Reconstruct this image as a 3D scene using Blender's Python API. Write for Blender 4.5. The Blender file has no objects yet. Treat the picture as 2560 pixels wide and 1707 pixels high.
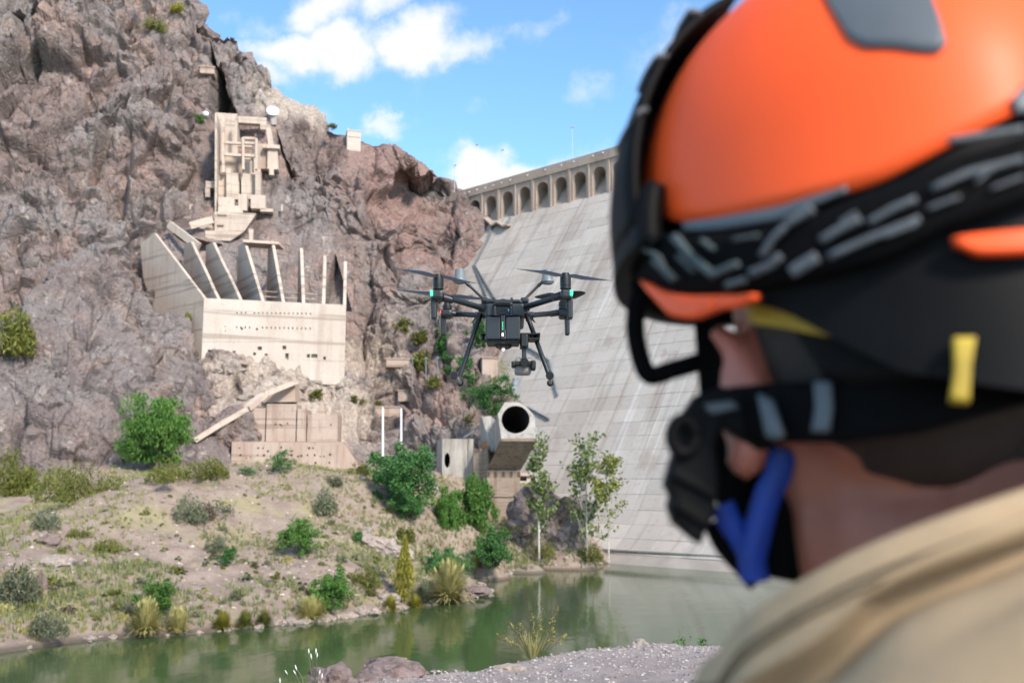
import bpy, bmesh, math, random
import numpy as np
from mathutils import Vector, Matrix
from mathutils.bvhtree import BVHTree

random.seed(7)
rng = np.random.default_rng(11)
SC = bpy.context.scene
COL = SC.collection

# ------------------------------------------------------------------ camera
CAMZ = 12.0                      # camera height above the water
PITCH = math.radians(7.93)
FPX = 2560 * 35.0 / 36.0
cam_d = bpy.data.cameras.new('camera')
cam_d.lens = 35.0
cam_d.sensor_width = 36.0
cam_d.sensor_fit = 'HORIZONTAL'
cam_d.clip_start = 0.05
cam_d.clip_end = 6000
cam_d.dof.use_dof = True
cam_d.dof.focus_distance = 4.12
cam_d.dof.aperture_fstop = 4.9
cam = bpy.data.objects.new('camera', cam_d)
cam.location = (0, 0, CAMZ)
cam.rotation_euler = (math.radians(90) + PITCH, 0, 0)
COL.objects.link(cam)
SC.camera = cam

# ------------------------------------------------------------------ light
SUN_DIR = Vector((0.45, -0.70, 0.62)).normalized()      # towards the sun
SUN_EL = math.asin(SUN_DIR.z)
SUN_AZ = math.atan2(SUN_DIR.x, SUN_DIR.y)
sun_d = bpy.data.lights.new('sun', 'SUN')
sun_d.energy = 2.9
sun_d.angle = math.radians(9)
sun_d.color = (1.0, 0.90, 0.78)
sun = bpy.data.objects.new('sun', sun_d)
sun.rotation_euler = (-SUN_DIR).to_track_quat('-Z', 'Y').to_euler()
sun.location = (30, -30, 60)
COL.objects.link(sun)

SC.view_settings.view_transform = 'Standard'
SC.view_settings.look = 'None'
SC.view_settings.gamma = 1.0
SC.view_settings.use_curve_mapping = False
SC.view_settings.exposure = 0.92
SC.render.engine = 'CYCLES'
SC.cycles.use_denoising = True
SC.cycles.adaptive_threshold = 0.03
SC.cycles.max_bounces = 5
SC.cycles.diffuse_bounces = 3
SC.cycles.transparent_max_bounces = 8
SC.cycles.caustics_reflective = False
SC.cycles.caustics_refractive = False

# ------------------------------------------------------------------ pixel rays (photograph 2560 x 1707)
_cp, _sp = math.cos(PITCH), math.sin(PITCH)
def ray(px, py):
    u = (px - 1280.0) / FPX
    v = (853.5 - py) / FPX
    return np.array([u, _cp - v * _sp, _sp + v * _cp])
def at(px, py, Y):
    d = ray(px, py)
    return d * (Y / d[1]) + np.array([0, 0, CAMZ])
def onz(px, py, z):
    d = ray(px, py)
    return d * ((z - CAMZ) / d[2]) + np.array([0, 0, CAMZ])
def V(p):
    return Vector((float(p[0]), float(p[1]), float(p[2])))

# ------------------------------------------------------------------ world: Nishita sky with fair weather clouds
world = bpy.data.worlds.new('World')
SC.world = world
world.use_nodes = True
nt = world.node_tree
nt.nodes.clear()
def N(tree, typ, **kw):
    n = tree.nodes.new(typ)
    for k, v in kw.items():
        setattr(n, k, v)
    return n
wo = N(nt, 'ShaderNodeOutputWorld')
bg = N(nt, 'ShaderNodeBackground')
bg.inputs['Strength'].default_value = 0.13
sky = N(nt, 'ShaderNodeTexSky', sky_type='NISHITA')
sky.sun_disc = False
sky.sun_elevation = SUN_EL
sky.sun_rotation = SUN_AZ
sky.altitude = 900
sky.air_density = 1.0
sky.dust_density = 0.35
sky.ozone_density = 1.6
tc = N(nt, 'ShaderNodeTexCoord')
wn = N(nt, 'ShaderNodeTexNoise')
wn.inputs['Scale'].default_value = 5.5
wn.inputs['Detail'].default_value = 7
wn.inputs['Roughness'].default_value = 0.62
nt.links.new(tc.outputs['Generated'], wn.inputs['Vector'])
warp = N(nt, 'ShaderNodeVectorMath', operation='MULTIPLY_ADD')
nt.links.new(wn.outputs['Color'], warp.inputs[0])
warp.inputs[1].default_value = (0.16, 0.16, 0.12)
warp.inputs[2].default_value = (-0.08, -0.08, -0.06)
wadd = N(nt, 'ShaderNodeVectorMath', operation='ADD')
nt.links.new(tc.outputs['Generated'], wadd.inputs[0])
nt.links.new(warp.outputs[0], wadd.inputs[1])
# clouds: (px, py, half-width px, half-height px, weight)
CLOUDS = [(590, 35, 110, 45, .55), (770, 25, 130, 50, .8), (700, 120, 150, 60, 1.0), (860, 125, 110, 70, 1.05), (1040, 110, 110, 75, 1.1),
          (1130, 130, 120, 55, .8), (985, 315, 75, 34, .9), (1350, 95, 120, 40, .5), (1180, 395, 120, 55, 1.1), (1300, 415, 150, 45, 1.0),
          (1480, 255, 90, 45, .5), (1150, 450, 150, 60, .9), (620, 180, 120, 55, .8), (1070, 235, 60, 20, .25), (1190, 260, 70, 25, .25),
          (820, 285, 70, 30, .3), (930, 20, 90, 40, .7),
          (2000, 200, 400, 130, .8), (3200, 100, 500, 120, .8), (-600, 100, 500, 150, .8), (-1800, 300, 500, 120, .9)]
FILL_CLOUDS = [(.8, -.3, .5), (.5, -.8, .3), (-.2, -.9, .4), (-.8, -.4, .35), (.1, -.4, .9), (-.5, -.1, .85), (.7, .2, .75), (.95, .1, .25), (-.3, -.7, .75), (.4, -.5, .75)]  # unseen clouds, added to whiten the sky's fill light
prev = None
for (cx, cy, hw, hh, wgt) in CLOUDS + [(d_, None, 620, 420, 1.0) for d_ in FILL_CLOUDS]:
    d = ray(cx, cy) if cy is not None else np.array(cx); d = d / np.linalg.norm(d)
    sub = N(nt, 'ShaderNodeVectorMath', operation='SUBTRACT')
    nt.links.new(wadd.outputs[0], sub.inputs[0])
    sub.inputs[1].default_value = tuple(float(x) for x in d)
    sc_ = N(nt, 'ShaderNodeVectorMath', operation='MULTIPLY')
    nt.links.new(sub.outputs[0], sc_.inputs[0])
    sc_.inputs[1].default_value = (FPX / hw, FPX / hw * .7, FPX / hh)
    ln = N(nt, 'ShaderNodeVectorMath', operation='LENGTH')
    nt.links.new(sc_.outputs[0], ln.inputs[0])
    mr = N(nt, 'ShaderNodeMapRange', interpolation_type='SMOOTHSTEP')
    nt.links.new(ln.outputs['Value'], mr.inputs['Value'])
    mr.inputs['From Min'].default_value = 0.15
    mr.inputs['From Max'].default_value = 1.5
    mr.inputs['To Min'].default_value = wgt
    mr.inputs['To Max'].default_value = 0.0
    if prev is None:
        prev = mr.outputs[0]
    else:
        mx = N(nt, 'ShaderNodeMath', operation='MAXIMUM')
        nt.links.new(prev, mx.inputs[0]); nt.links.new(mr.outputs[0], mx.inputs[1])
        prev = mx.outputs[0]
# noise breaks up all the cloud, in view and the added fill clouds
wn2 = N(nt, 'ShaderNodeTexNoise')
wn2.inputs['Scale'].default_value = 9.0
wn2.inputs['Detail'].default_value = 6
wn2.inputs['Roughness'].default_value = 0.6
nt.links.new(tc.outputs['Generated'], wn2.inputs['Vector'])
mul = N(nt, 'ShaderNodeMath', operation='MULTIPLY_ADD')
nt.links.new(wn2.outputs[0], mul.inputs[0])
mul.inputs[1].default_value = 2.1
mul.inputs[2].default_value = -1.12
sm = N(nt, 'ShaderNodeMath', operation='ADD')
nt.links.new(prev, sm.inputs[0]); nt.links.new(mul.outputs[0], sm.inputs[1])
dens = N(nt, 'ShaderNodeMapRange', interpolation_type='SMOOTHSTEP')
nt.links.new(sm.outputs[0], dens.inputs['Value'])
dens.inputs['From Min'].default_value = 0.08
dens.inputs['From Max'].default_value = 0.95
tint = N(nt, 'ShaderNodeMix', data_type='RGBA', blend_type='MULTIPLY')
tint.inputs[0].default_value = 1.0
nt.links.new(sky.outputs[0], tint.inputs[6])
tint.inputs[7].default_value = (0.92, 1.17, 1.26, 1)
cmix = N(nt, 'ShaderNodeMix', data_type='RGBA')
nt.links.new(dens.outputs[0], cmix.inputs[0])
nt.links.new(tint.outputs[2], cmix.inputs[6])
cmix.inputs[7].default_value = (4.4, 4.4, 4.4, 1)
nt.links.new(cmix.outputs[2], bg.inputs['Color'])
nt.links.new(bg.outputs[0], wo.inputs['Surface'])

# ------------------------------------------------------------------ numpy noise
def _hash(ix, iy, iz, seed):
    h = (ix.astype(np.int64) * 374761393 + iy.astype(np.int64) * 668265263 + iz.astype(np.int64) * 2147483647 + seed * 1274126177) & 0xFFFFFFFF
    h = ((h ^ (h >> 13)) * 1274126177) & 0xFFFFFFFF
    h = ((h ^ (h >> 16)) * 2246822519) & 0xFFFFFFFF
    h = h ^ (h >> 15)
    return h
def _u(h):
    return (h & 0xFFFFFF).astype(np.float32) / np.float32(0xFFFFFF)
def vnoise(p, seed=0):
    f = np.floor(p); i = f.astype(np.int64); t = (p - f).astype(np.float32)
    t = t * t * (3 - 2 * t)
    out = 0
    for dx in (0, 1):
        wx = t[:, 0] if dx else 1 - t[:, 0]
        for dy in (0, 1):
            wy = t[:, 1] if dy else 1 - t[:, 1]
            for dz in (0, 1):
                wz = t[:, 2] if dz else 1 - t[:, 2]
                out = out + wx * wy * wz * _u(_hash(i[:, 0] + dx, i[:, 1] + dy, i[:, 2] + dz, seed))
    return out * 2 - 1
def fbm(p, octaves=4, seed=0, gain=.5):
    a, s, q = 1.0, 0, p.copy()
    for k in range(octaves):
        s = s + a * vnoise(q, seed + k * 17)
        q = q * 2.03 + 5.1; a *= gain
    return s
def facet(p, seed=0, tilt=1.0, k=16.0):
    """cells of a broken rock face: every cell is a plane tilted its own way, blended over a short joint; also the distance to the joint"""
    f = np.floor(p).astype(np.int64)
    n = len(p)
    d1 = np.full(n, 9e9, np.float32); d2 = d1.copy()
    num = np.zeros(n, np.float32); den = np.full(n, 1e-12, np.float32)
    for dx in (-1, 0, 1):
        for dy in (-1, 0, 1):
            for dz in (-1, 0, 1):
                cx, cy, cz = f[:, 0] + dx, f[:, 1] + dy, f[:, 2] + dz
                h = _hash(cx, cy, cz, seed)
                rx = cx + _u(h); h2 = _hash(cx, cy, cz, seed + 91); ry = cy + _u(h2)
                h3 = _hash(cx, cy, cz, seed + 173); rz = cz + _u(h3)
                qx, qy, qz = (p[:, 0] - rx).astype(np.float32), (p[:, 1] - ry).astype(np.float32), (p[:, 2] - rz).astype(np.float32)
                d = qx * qx + qy * qy + qz * qz
                gx = _u(h2 >> 3) * 2 - 1; gy = _u(h3 >> 3) * 2 - 1; gz = _u(h >> 3) * 2 - 1
                v = tilt * (gx * qx + gy * qy + gz * qz) + (_u(h >> 5) - .5) * .6
                w = np.exp(-k * d)
                num += w * v; den += w
                near = d < d1
                d2 = np.where(near, d1, np.minimum(d2, d))
                d1 = np.where(near, d, d1)
    return num / den, np.sqrt(d2) - np.sqrt(d1)

# ------------------------------------------------------------------ mesh building
class MB:
    def __init__(self):
        self.v = []; self.f = []
    def add(self, vs, fs):
        o = len(self.v)
        self.v.extend([tuple(float(c) for c in p) for p in vs])
        self.f.extend([tuple(i + o for i in q) for q in fs])
        return self
    def hexa(self, p):       # 8 points: bottom 4 ccw, top 4 ccw
        return self.add(p, [(3, 2, 1, 0), (4, 5, 6, 7), (0, 1, 5, 4), (1, 2, 6, 5), (2, 3, 7, 6), (3, 0, 4, 7)])
    def box(self, c, s, rz=0.0, M=None):
        hx, hy, hz = s[0] / 2, s[1] / 2, s[2] / 2
        P = [(-hx, -hy, -hz), (hx, -hy, -hz), (hx, hy, -hz), (-hx, hy, -hz), (-hx, -hy, hz), (hx, -hy, hz), (hx, hy, hz), (-hx, hy, hz)]
        R = M if M is not None else Matrix.Rotation(rz, 3, 'Z')
        c = Vector([float(x) for x in c])
        return self.hexa([R @ Vector(q) + c for q in P])
    def beam(self, a, b, w, h, up=(0, 0, 1)):
        a, b = V(a), V(b)
        d = (b - a).normalized(); up = Vector(up)
        s = d.cross(up)
        if s.length < 1e-4: s = d.cross(Vector((1, 0, 0)))
        s.normalize(); u = s.cross(d).normalized()
        s *= w / 2; u *= h / 2
        return self.hexa([a - s - u, a + s - u, a + s + u, a - s + u, b - s - u, b + s - u, b + s + u, b - s + u])
    def tube(self, pts, rad, n=8, cap=True):
        pts = [V(p) for p in pts]
        if not hasattr(rad, '__len__'): rad = [rad] * len(pts)
        vs, fs = [], []
        prev_s = None
        for i, p in enumerate(pts):
            d = (pts[min(i + 1, len(pts) - 1)] - pts[max(i - 1, 0)])
            d = d.normalized() if d.length > 1e-9 else Vector((0, 0, 1))
            s = prev_s if prev_s is not None else d.orthogonal()
            s = (s - d * s.dot(d))
            s = s.normalized() if s.length > 1e-6 else d.orthogonal().normalized()
            prev_s = s
            u = d.cross(s)
            for k in range(n):
                a = 2 * math.pi * k / n
                vs.append(p + (s * math.cos(a) + u * math.sin(a)) * rad[i])
        for i in range(len(pts) - 1):
            for k in range(n):
                k2 = (k + 1) % n
                fs.append((i * n + k, i * n + k2, (i + 1) * n + k2, (i + 1) * n + k))
        if cap:
            fs.append(tuple(range(n - 1, -1, -1)))
            fs.append(tuple((len(pts) - 1) * n + k for k in range(n)))
        return self.add(vs, fs)
    def lathe(self, c, axis, prof, n=20, cap=True):
        """prof: list of (distance along axis, radius)"""
        c = V(c); axis = Vector([float(x) for x in axis]).normalized()
        return self.tube([c + axis * h for h, r in prof], [r for h, r in prof], n, cap) if len(prof) > 1 else self
    def prism(self, poly, d):
        """poly: 3D polygon; extruded by vector d"""
        n = len(poly); poly = [V(p) for p in poly]; d = V(d)
        vs = poly + [p + d for p in poly]
        fs = [tuple(range(n - 1, -1, -1)), tuple(range(n, 2 * n))]
        for i in range(n):
            j = (i + 1) % n
            fs.append((i, j, n + j, n + i))
        return self.add(vs, fs)
    def mesh(self, name, smooth=False):
        me = bpy.data.meshes.new(name)
        me.from_pydata(self.v, [], self.f)
        me.validate()
        bm = bmesh.new(); bm.from_mesh(me)
        bmesh.ops.recalc_face_normals(bm, faces=bm.faces)
        bm.to_mesh(me); bm.free()
        if smooth:
            me.polygons.foreach_set('use_smooth', [True] * len(me.polygons))
        me.update()
        return me
    def build(self, name, mat, parent=None, smooth=False, bevel=0, label=None, cat=None, group=None, kind=None):
        o = bpy.data.objects.new(name, self.mesh(name, smooth))
        return finish(o, mat, parent, bevel, label, cat, group, kind)

def tag(o, label=None, cat=None, group=None, kind=None):
    if label: o['label'] = label
    if cat: o['category'] = cat
    if group: o['group'] = group
    if kind: o['kind'] = kind
    return o
def finish(o, mat, parent=None, bevel=0, label=None, cat=None, group=None, kind=None):
    COL.objects.link(o)
    if mat is not None and o.type == 'MESH':
        o.data.materials.clear(); o.data.materials.append(mat)
    if parent is not None: adopt(o, parent)
    if bevel:
        b = o.modifiers.new('bevel', 'BEVEL'); b.width = bevel; b.segments = 2; b.limit_method = 'ANGLE'; b.angle_limit = math.radians(40)
    return tag(o, label, cat, group, kind)
def adopt(o, parent):
    bpy_m = Matrix.LocRotScale(parent.location, parent.rotation_euler, parent.scale)
    p = parent
    while p.parent is not None:
        p = p.parent
        bpy_m = Matrix.LocRotScale(p.location, p.rotation_euler, p.scale) @ p_inv(parent) @ bpy_m
    o.parent = parent
    o.matrix_parent_inverse = bpy_m.inverted()
def p_inv(o):
    return o.matrix_parent_inverse
def thing(name, label, cat, loc=(0, 0, 0), group=None):
    o = bpy.data.objects.new(name, None)
    o.empty_display_size = .3
    COL.objects.link(o)
    o.location = [float(c) for c in loc]
    return tag(o, label, cat, group)
def grid_mesh(name, P, nu, nv, smooth=True):
    """P: (nu*nv,3) array, u-major"""
    me = bpy.data.meshes.new(name)
    i = np.arange(nu - 1)[:, None] * nv + np.arange(nv - 1)[None, :]
    q = np.stack([i, i + nv, i + nv + 1, i + 1], -1).reshape(-1, 4)
    me.vertices.add(len(P)); me.vertices.foreach_set('co', P.astype(np.float32).ravel())
    me.loops.add(q.size); me.loops.foreach_set('vertex_index', q.astype(np.int32).ravel())
    me.polygons.add(len(q))
    me.polygons.foreach_set('loop_start', np.arange(0, q.size, 4, dtype=np.int32))
    me.polygons.foreach_set('loop_total', np.full(len(q), 4, np.int32))
    me.polygons.foreach_set('use_smooth', np.full(len(q), smooth, bool))
    me.update(calc_edges=True)
    return me, q

# ------------------------------------------------------------------ materials
def ramp(t, stops):
    r = N(t, 'ShaderNodeValToRGB')
    e = r.color_ramp.elements
    while len(e) < len(stops): e.new(0.5)
    for k, (p, c) in enumerate(stops):
        e[k].position = p; e[k].color = (*c, 1) if len(c) == 3 else c
    return r
def newmat(name):
    m = bpy.data.materials.new(name); m.use_nodes = True
    t = m.node_tree
    return m, t, t.nodes['Principled BSDF']
def noise_tex(t, vec, scale, detail=5, rough=.6, stretch=None):
    if stretch:
        mp = N(t, 'ShaderNodeMapping'); mp.inputs['Scale'].default_value = stretch
        t.links.new(vec, mp.inputs['Vector']); vec = mp.outputs[0]
    n = N(t, 'ShaderNodeTexNoise')
    n.inputs['Scale'].default_value = scale; n.inputs['Detail'].default_value = detail; n.inputs['Roughness'].default_value = rough
    t.links.new(vec, n.inputs['Vector'])
    return n.outputs[0]
def mixc(t, fac, a, b, mode='MIX'):
    m = N(t, 'ShaderNodeMix', data_type='RGBA', blend_type=mode)
    for sock, val in ((m.inputs[0], fac), (m.inputs[6], a), (m.inputs[7], b)):
        if hasattr(val, 'is_linked') or hasattr(val, 'links'):
            t.links.new(val, sock)
        elif isinstance(val, (tuple, list)):
            sock.default_value = (*val, 1) if len(val) == 3 else val
        else:
            sock.default_value = val
    return m.outputs[2]
def maprange(t, val, a, b, c=0., d=1.):
    m = N(t, 'ShaderNodeMapRange', interpolation_type='SMOOTHSTEP')
    t.links.new(val, m.inputs['Value'])
    for k, x in zip(('From Min', 'From Max', 'To Min', 'To Max'), (a, b, c, d)):
        m.inputs[k].default_value = x
    return m.outputs[0]
def bump(t, bs, height, strength, dist):
    b = N(t, 'ShaderNodeBump'); b.inputs['Strength'].default_value = strength; b.inputs['Distance'].default_value = dist
    t.links.new(height, b.inputs['Height']); t.links.new(b.outputs[0], bs.inputs['Normal'])
def plain(name, col, rough=.5, metal=0., var=.12, scale=20., bumps=0.0, bdist=.002, coat=0., spec=.5, emit=None):
    m, t, bs = newmat(name)
    co = N(t, 'ShaderNodeTexCoord').outputs['Object']
    n = noise_tex(t, co, scale)
    c = mixc(t, maprange(t, n, .3, .7), tuple(x * (1 - var) for x in col), tuple(min(1, x * (1 + var)) for x in col))
    t.links.new(c, bs.inputs['Base Color'])
    bs.inputs['Roughness'].default_value = rough; bs.inputs['Metallic'].default_value = metal
    bs.inputs['Coat Weight'].default_value = coat
    bs.inputs['Specular IOR Level'].default_value = spec
    if bumps: bump(t, bs, n, bumps, bdist)
    if emit:
        bs.inputs['Emission Color'].default_value = (*emit[0], 1); bs.inputs['Emission Strength'].default_value = emit[1]
    return m
def rock_mat(name, base, alt, warm, pale, big=.035, palecut=.56, fine=1.0, zones=()):
    m, t, bs = newmat(name)
    co = N(t, 'ShaderNodeTexCoord').outputs['Object']
    a = noise_tex(t, co, big, 6, .62)
    b = noise_tex(t, co, big * 3.1, 7, .65, (1, 1, .55))
    c = noise_tex(t, co, big * 9, 6, .7, (1.2, 1.2, .7))
    d = noise_tex(t, co, big * 40, 5, .7)
    col = mixc(t, maprange(t, a, .42, .6), base, alt)
    col = mixc(t, maprange(t, b, .5, .66), col, warm)
    col = mixc(t, maprange(t, c, palecut, palecut + .16, 0, .85), col, pale)
    for zc, zr, zcol in zones:          # rock of another colour: lime-washed spill and red beds with ragged edges
        sb = N(t, 'ShaderNodeVectorMath', operation='DISTANCE'); t.links.new(co, sb.inputs[0]); sb.inputs[1].default_value = tuple(float(x) for x in zc)
        sm_ = N(t, 'ShaderNodeMath', operation='MULTIPLY_ADD'); t.links.new(c, sm_.inputs[0]); sm_.inputs[1].default_value = zr * 2.6; t.links.new(sb.outputs['Value'], sm_.inputs[2])
        col = mixc(t, maprange(t, sm_.outputs[0], zr * 1.9, zr * 2.5, .8, 0), col, zcol)
    e = noise_tex(t, co, big * 5.5, 6, .68, (1, 1, .35))
    col = mixc(t, maprange(t, e, .51, .67, 0, .85), col, tuple(x * .36 for x in base))
    col = mixc(t, maprange(t, d, .3, .72, .0, .6), col, tuple(x * .5 for x in base))
    v = N(t, 'ShaderNodeTexVoronoi', feature='DISTANCE_TO_EDGE'); v.inputs['Scale'].default_value = big * 12
    wv = N(t, 'ShaderNodeVectorMath', operation='MULTIPLY_ADD')
    nn = N(t, 'ShaderNodeTexNoise'); nn.inputs['Scale'].default_value = big * 10
    t.links.new(co, nn.inputs['Vector']); t.links.new(nn.outputs['Color'], wv.inputs[0]); wv.inputs[1].default_value = (3, 3, 3); t.links.new(co, wv.inputs[2])
    t.links.new(wv.outputs[0], v.inputs['Vector'])
    hsum = N(t, 'ShaderNodeMath', operation='MULTIPLY_ADD')
    t.links.new(maprange(t, v.outputs['Distance'], 0, .12), hsum.inputs[0]); hsum.inputs[1].default_value = .35
    hd = N(t, 'ShaderNodeMath', operation='ADD'); t.links.new(c, hd.inputs[0]); t.links.new(d, hd.inputs[1])
    t.links.new(hd.outputs[0], hsum.inputs[2])
    t.links.new(col, bs.inputs['Base Color'])
    bs.inputs['Roughness'].default_value = .93; bs.inputs['Specular IOR Level'].default_value = .2
    bump(t, bs, hsum.outputs[0], .65 * fine, .7 * fine)
    return m
def concrete_mat(name, c1, c2, stain, scale=.25, lines=None, streak=.5, streak_axis=(1, 1, .08)):
    """weathered board-marked concrete: blotches, vertical drip stains and faint pour lines"""
    m, t, bs = newmat(name)
    co = N(t, 'ShaderNodeTexCoord').outputs['Object']
    a = noise_tex(t, co, scale, 6, .6)
    col = mixc(t, maprange(t, a, .35, .65), c1, c2)
    s = noise_tex(t, co, scale * 3.2, 5, .65, streak_axis)
    col = mixc(t, maprange(t, s, .48, .68, 0, min(1, streak * 1.1)), col, tuple(x * .95 for x in stain))
    s2 = noise_tex(t, co, scale * 6, 5, .7, tuple(max(x, .22) for x in streak_axis))
    col = mixc(t, maprange(t, s2, .58, .70, 0, min(1, streak * .9)), col, tuple(x * .7 for x in stain))
    g = noise_tex(t, co, scale * 30, 4, .7)
    col = mixc(t, maprange(t, g, .4, .75, 0, .25), col, tuple(x * .6 for x in stain))
    if lines:
        w = noise_tex(t, co, lines, 4, .6, (.12, .12, 4.))
        col = mixc(t, maprange(t, w, .55, .64, 0, .6), col, tuple(x * .72 for x in stain))
    cr = noise_tex(t, co, scale * 6, 6, .75)
    col = mixc(t, maprange(t, cr, .6, .72, 0, .45), col, tuple(x * .8 for x in stain))
    t.links.new(col, bs.inputs['Base Color'])
    bs.inputs['Roughness'].default_value = .9; bs.inputs['Specular IOR Level'].default_value = .25
    bump(t, bs, g, .35, .06)
    return m
def leaf_mat(name, c1, c2, c3=None, trans=.35):
    m, t, bs = newmat(name)
    g = N(t, 'ShaderNodeNewGeometry')
    oi = N(t, 'ShaderNodeObjectInfo')
    stops = [(0, c1), (.6, c2)] + ([(1, c3)] if c3 else [(1, tuple(x * 1.25 for x in c2))])
    r = ramp(t, stops); t.links.new(g.outputs['Random Per Island'], r.inputs[0])
    hv = N(t, 'ShaderNodeHueSaturation'); t.links.new(r.outputs[0], hv.inputs['Color'])
    vv = N(t, 'ShaderNodeMapRange'); t.links.new(oi.outputs['Random'], vv.inputs['Value']); vv.inputs['To Min'].default_value = .82; vv.inputs['To Max'].default_value = 1.18
    t.links.new(vv.outputs[0], hv.inputs['Value'])
    t.links.new(hv.outputs[0], bs.inputs['Base Color'])
    bs.inputs['Roughness'].default_value = .6; bs.inputs['Specular IOR Level'].default_value = .3
    tr = N(t, 'ShaderNodeBsdfTranslucent'); t.links.new(hv.outputs[0], tr.inputs['Color'])
    mx = N(t, 'ShaderNodeMixShader'); mx.inputs[0].default_value = trans
    t.links.new(bs.outputs[0], mx.inputs[1]); t.links.new(tr.outputs[0], mx.inputs[2])
    t.links.new(mx.outputs[0], t.nodes['Material Output'].inputs['Surface'])
    return m
# =================================================================== TERRAIN
PALE_, RED_ = (.56, .47, .39), (.34, .215, .185)
M_ROCK = rock_mat('cliff_rock', (.245, .186, .170), (.268, .240, .230), (.375, .262, .222), (.55, .475, .42), zones=[(at(690, 960, 187), 15, PALE_), (at(905, 880, 201), 10, PALE_), (at(880, 1010, 188), 9, PALE_), (at(745, 240, 248), 12, PALE_), (at(1010, 430, 238), 20, RED_), (at(1150, 590, 225), 16, RED_)])
M_ROCKD = rock_mat('grey_rock', (.232, .188, .178), (.270, .243, .237), (.33, .25, .22), (.54, .48, .435), big=.05, palecut=.55)

def tps(ctrl, smooth=1e-6):
    C = np.array(ctrl, float); XY, Zv = C[:, :2], C[:, 2]; n = len(C)
    def U(r2): return np.where(r2 > 0, r2 * np.log(np.maximum(r2, 1e-12)), 0)
    r2 = ((XY[:, None] - XY[None]) ** 2).sum(-1)
    A = np.zeros((n + 3, n + 3)); A[:n, :n] = U(r2) + np.eye(n) * smooth
    A[:n, n] = 1; A[:n, n + 1:] = XY; A[n, :n] = 1; A[n + 1:, :n] = XY.T
    w = np.linalg.lstsq(A, np.concatenate([Zv, np.zeros(3)]), rcond=None)[0]
    def f(Q):
        out = np.empty(len(Q))
        for k in range(0, len(Q), 40000):
            q = Q[k:k + 40000]
            r2 = ((q[:, None] - XY[None]) ** 2).sum(-1)
            out[k:k + 40000] = U(r2) @ w[:n] + w[n] + q @ w[n + 1:]
        return out
    return f

# ---- the dam's planes (needed to seat the cliff against it)
DAM_SLOPE = .69
BAND_H = 10.2
TOE = onz(1560, 1404, 0.0)
def _dam(h):
    p1, p2 = onz(1160, 475, h), onz(1530, 370, h)
    a = (p2 - p1); a[2] = 0; a /= np.linalg.norm(a)
    n = np.array([-a[1], a[0], 0]);
    if n[1] < 0: n = -n
    return a, n, p1, (p1 - TOE) @ n - DAM_SLOPE * (h - BAND_H)
lo, hi = 30., 200.
for _ in range(60):
    mid = (lo + hi) / 2
    if _dam(mid)[3] > 0: hi = mid
    else: lo = mid
DAM_H = (lo + hi) / 2
DA, DN, DP1, _r = _dam(DAM_H)
DAM_ZB = DAM_H - BAND_H
print('DAM', DAM_H, DA, DN, DP1, TOE, _r)
def dam_pt(s, z):               # point on the sloping face
    p = TOE + DA * s + DN * (DAM_SLOPE * z); p = p.copy(); p[2] = z; return p
def dam_hit(px, py):            # pixel -> (s, z, Y) on the sloping face
    d = ray(px, py); o = np.array([0, 0, CAMZ])
    # (o + d t - TOE).DN = SLOPE * z
    t = (DAM_SLOPE * CAMZ - (o - TOE) @ DN) / (d @ DN - DAM_SLOPE * d[2])
    p = o + d * t
    return (p - TOE) @ DA, p[2], p[1]
def band_hit(px, py):           # pixel -> (s, z) on the vertical crest band
    d = ray(px, py); o = np.array([0, 0, CAMZ])
    t = (DAM_SLOPE * DAM_ZB - (o - TOE) @ DN) / (d @ DN)
    p = o + d * t
    return (p - TOE) @ DA, p[2]

# ---- main cliff: a loft from foot to skyline, broken up by tilted facets
SKY = [(-500, -760), (-250, -560), (0, -380), (200, -235), (300, -160), (420, -60), (485, 0), (515, 35), (545, 62), (590, 72), (612, 120), (640, 172), (690, 212),
       (720, 246), (760, 258), (790, 262), (830, 306), (850, 326), (890, 347), (960, 356), (1000, 375), (1040, 402), (1080, 432), (1120, 455), (1160, 474), (1240, 500), (1400, 560)]
BND = [(475, 1160), (540, 1195), (650, 1182), (750, 1185), (850, 1205), (950, 1232), (1050, 1290), (1220, 1330)]
ctrl = []
for px, lst in {-500: [(1200, 150), (900, 168), (700, 190), (300, 220), (0, 245), (-400, 285), (-760, 330)],
                -250: [(1200, 150), (700, 190), (0, 245), (-560, 310)],
                0: [(1200, 150), (900, 170), (650, 192), (300, 217), (0, 242), (-380, 290)],
                250: [(1200, 157), (900, 182), (600, 203), (300, 224), (0, 248), (-200, 275)],
                430: [(1200, 166), (1000, 180), (850, 192), (700, 205), (560, 214), (300, 230), (50, 252), (-50, 262)],
                520: [(1200, 172), (1050, 178), (940, 183), (900, 184.5), (860, 192), (800, 199), (700, 209), (600, 214), (450, 226), (285, 238), (130, 248), (50, 256)],
                690: [(1200, 174), (1050, 179), (960, 184), (915, 187.5), (870, 198), (830, 206), (760, 213), (600, 219), (450, 228), (290, 241), (214, 250)],
                860: [(1200, 178), (1050, 185), (985, 187), (950, 191), (925, 194), (890, 203), (860, 207), (760, 213), (600, 221), (450, 231), (335, 243)],
                960: [(1200, 182), (1000, 195), (850, 206), (650, 219), (500, 229), (358, 243)],
                1040: [(1200, 178), (1050, 187), (900, 199), (700, 215), (550, 228), (410, 241)]}.items():
    ctrl += [(px / 1000, py / 1000, Y) for py, Y in lst]
for py in (475, 560, 650, 750, 850, 950, 1050, 1150):
    b = np.interp(py, [q[0] for q in BND], [q[1] for q in BND])
    for off, dy in ((-110, -15), (-60, -11), (-25, -6), (0, 1), (50, 15), (140, 36)):
        ctrl.append(((b + off) / 1000, py / 1000, dam_hit(b + off, py)[2] + dy - (7 if py < 570 and off < 10 else 0)))
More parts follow.
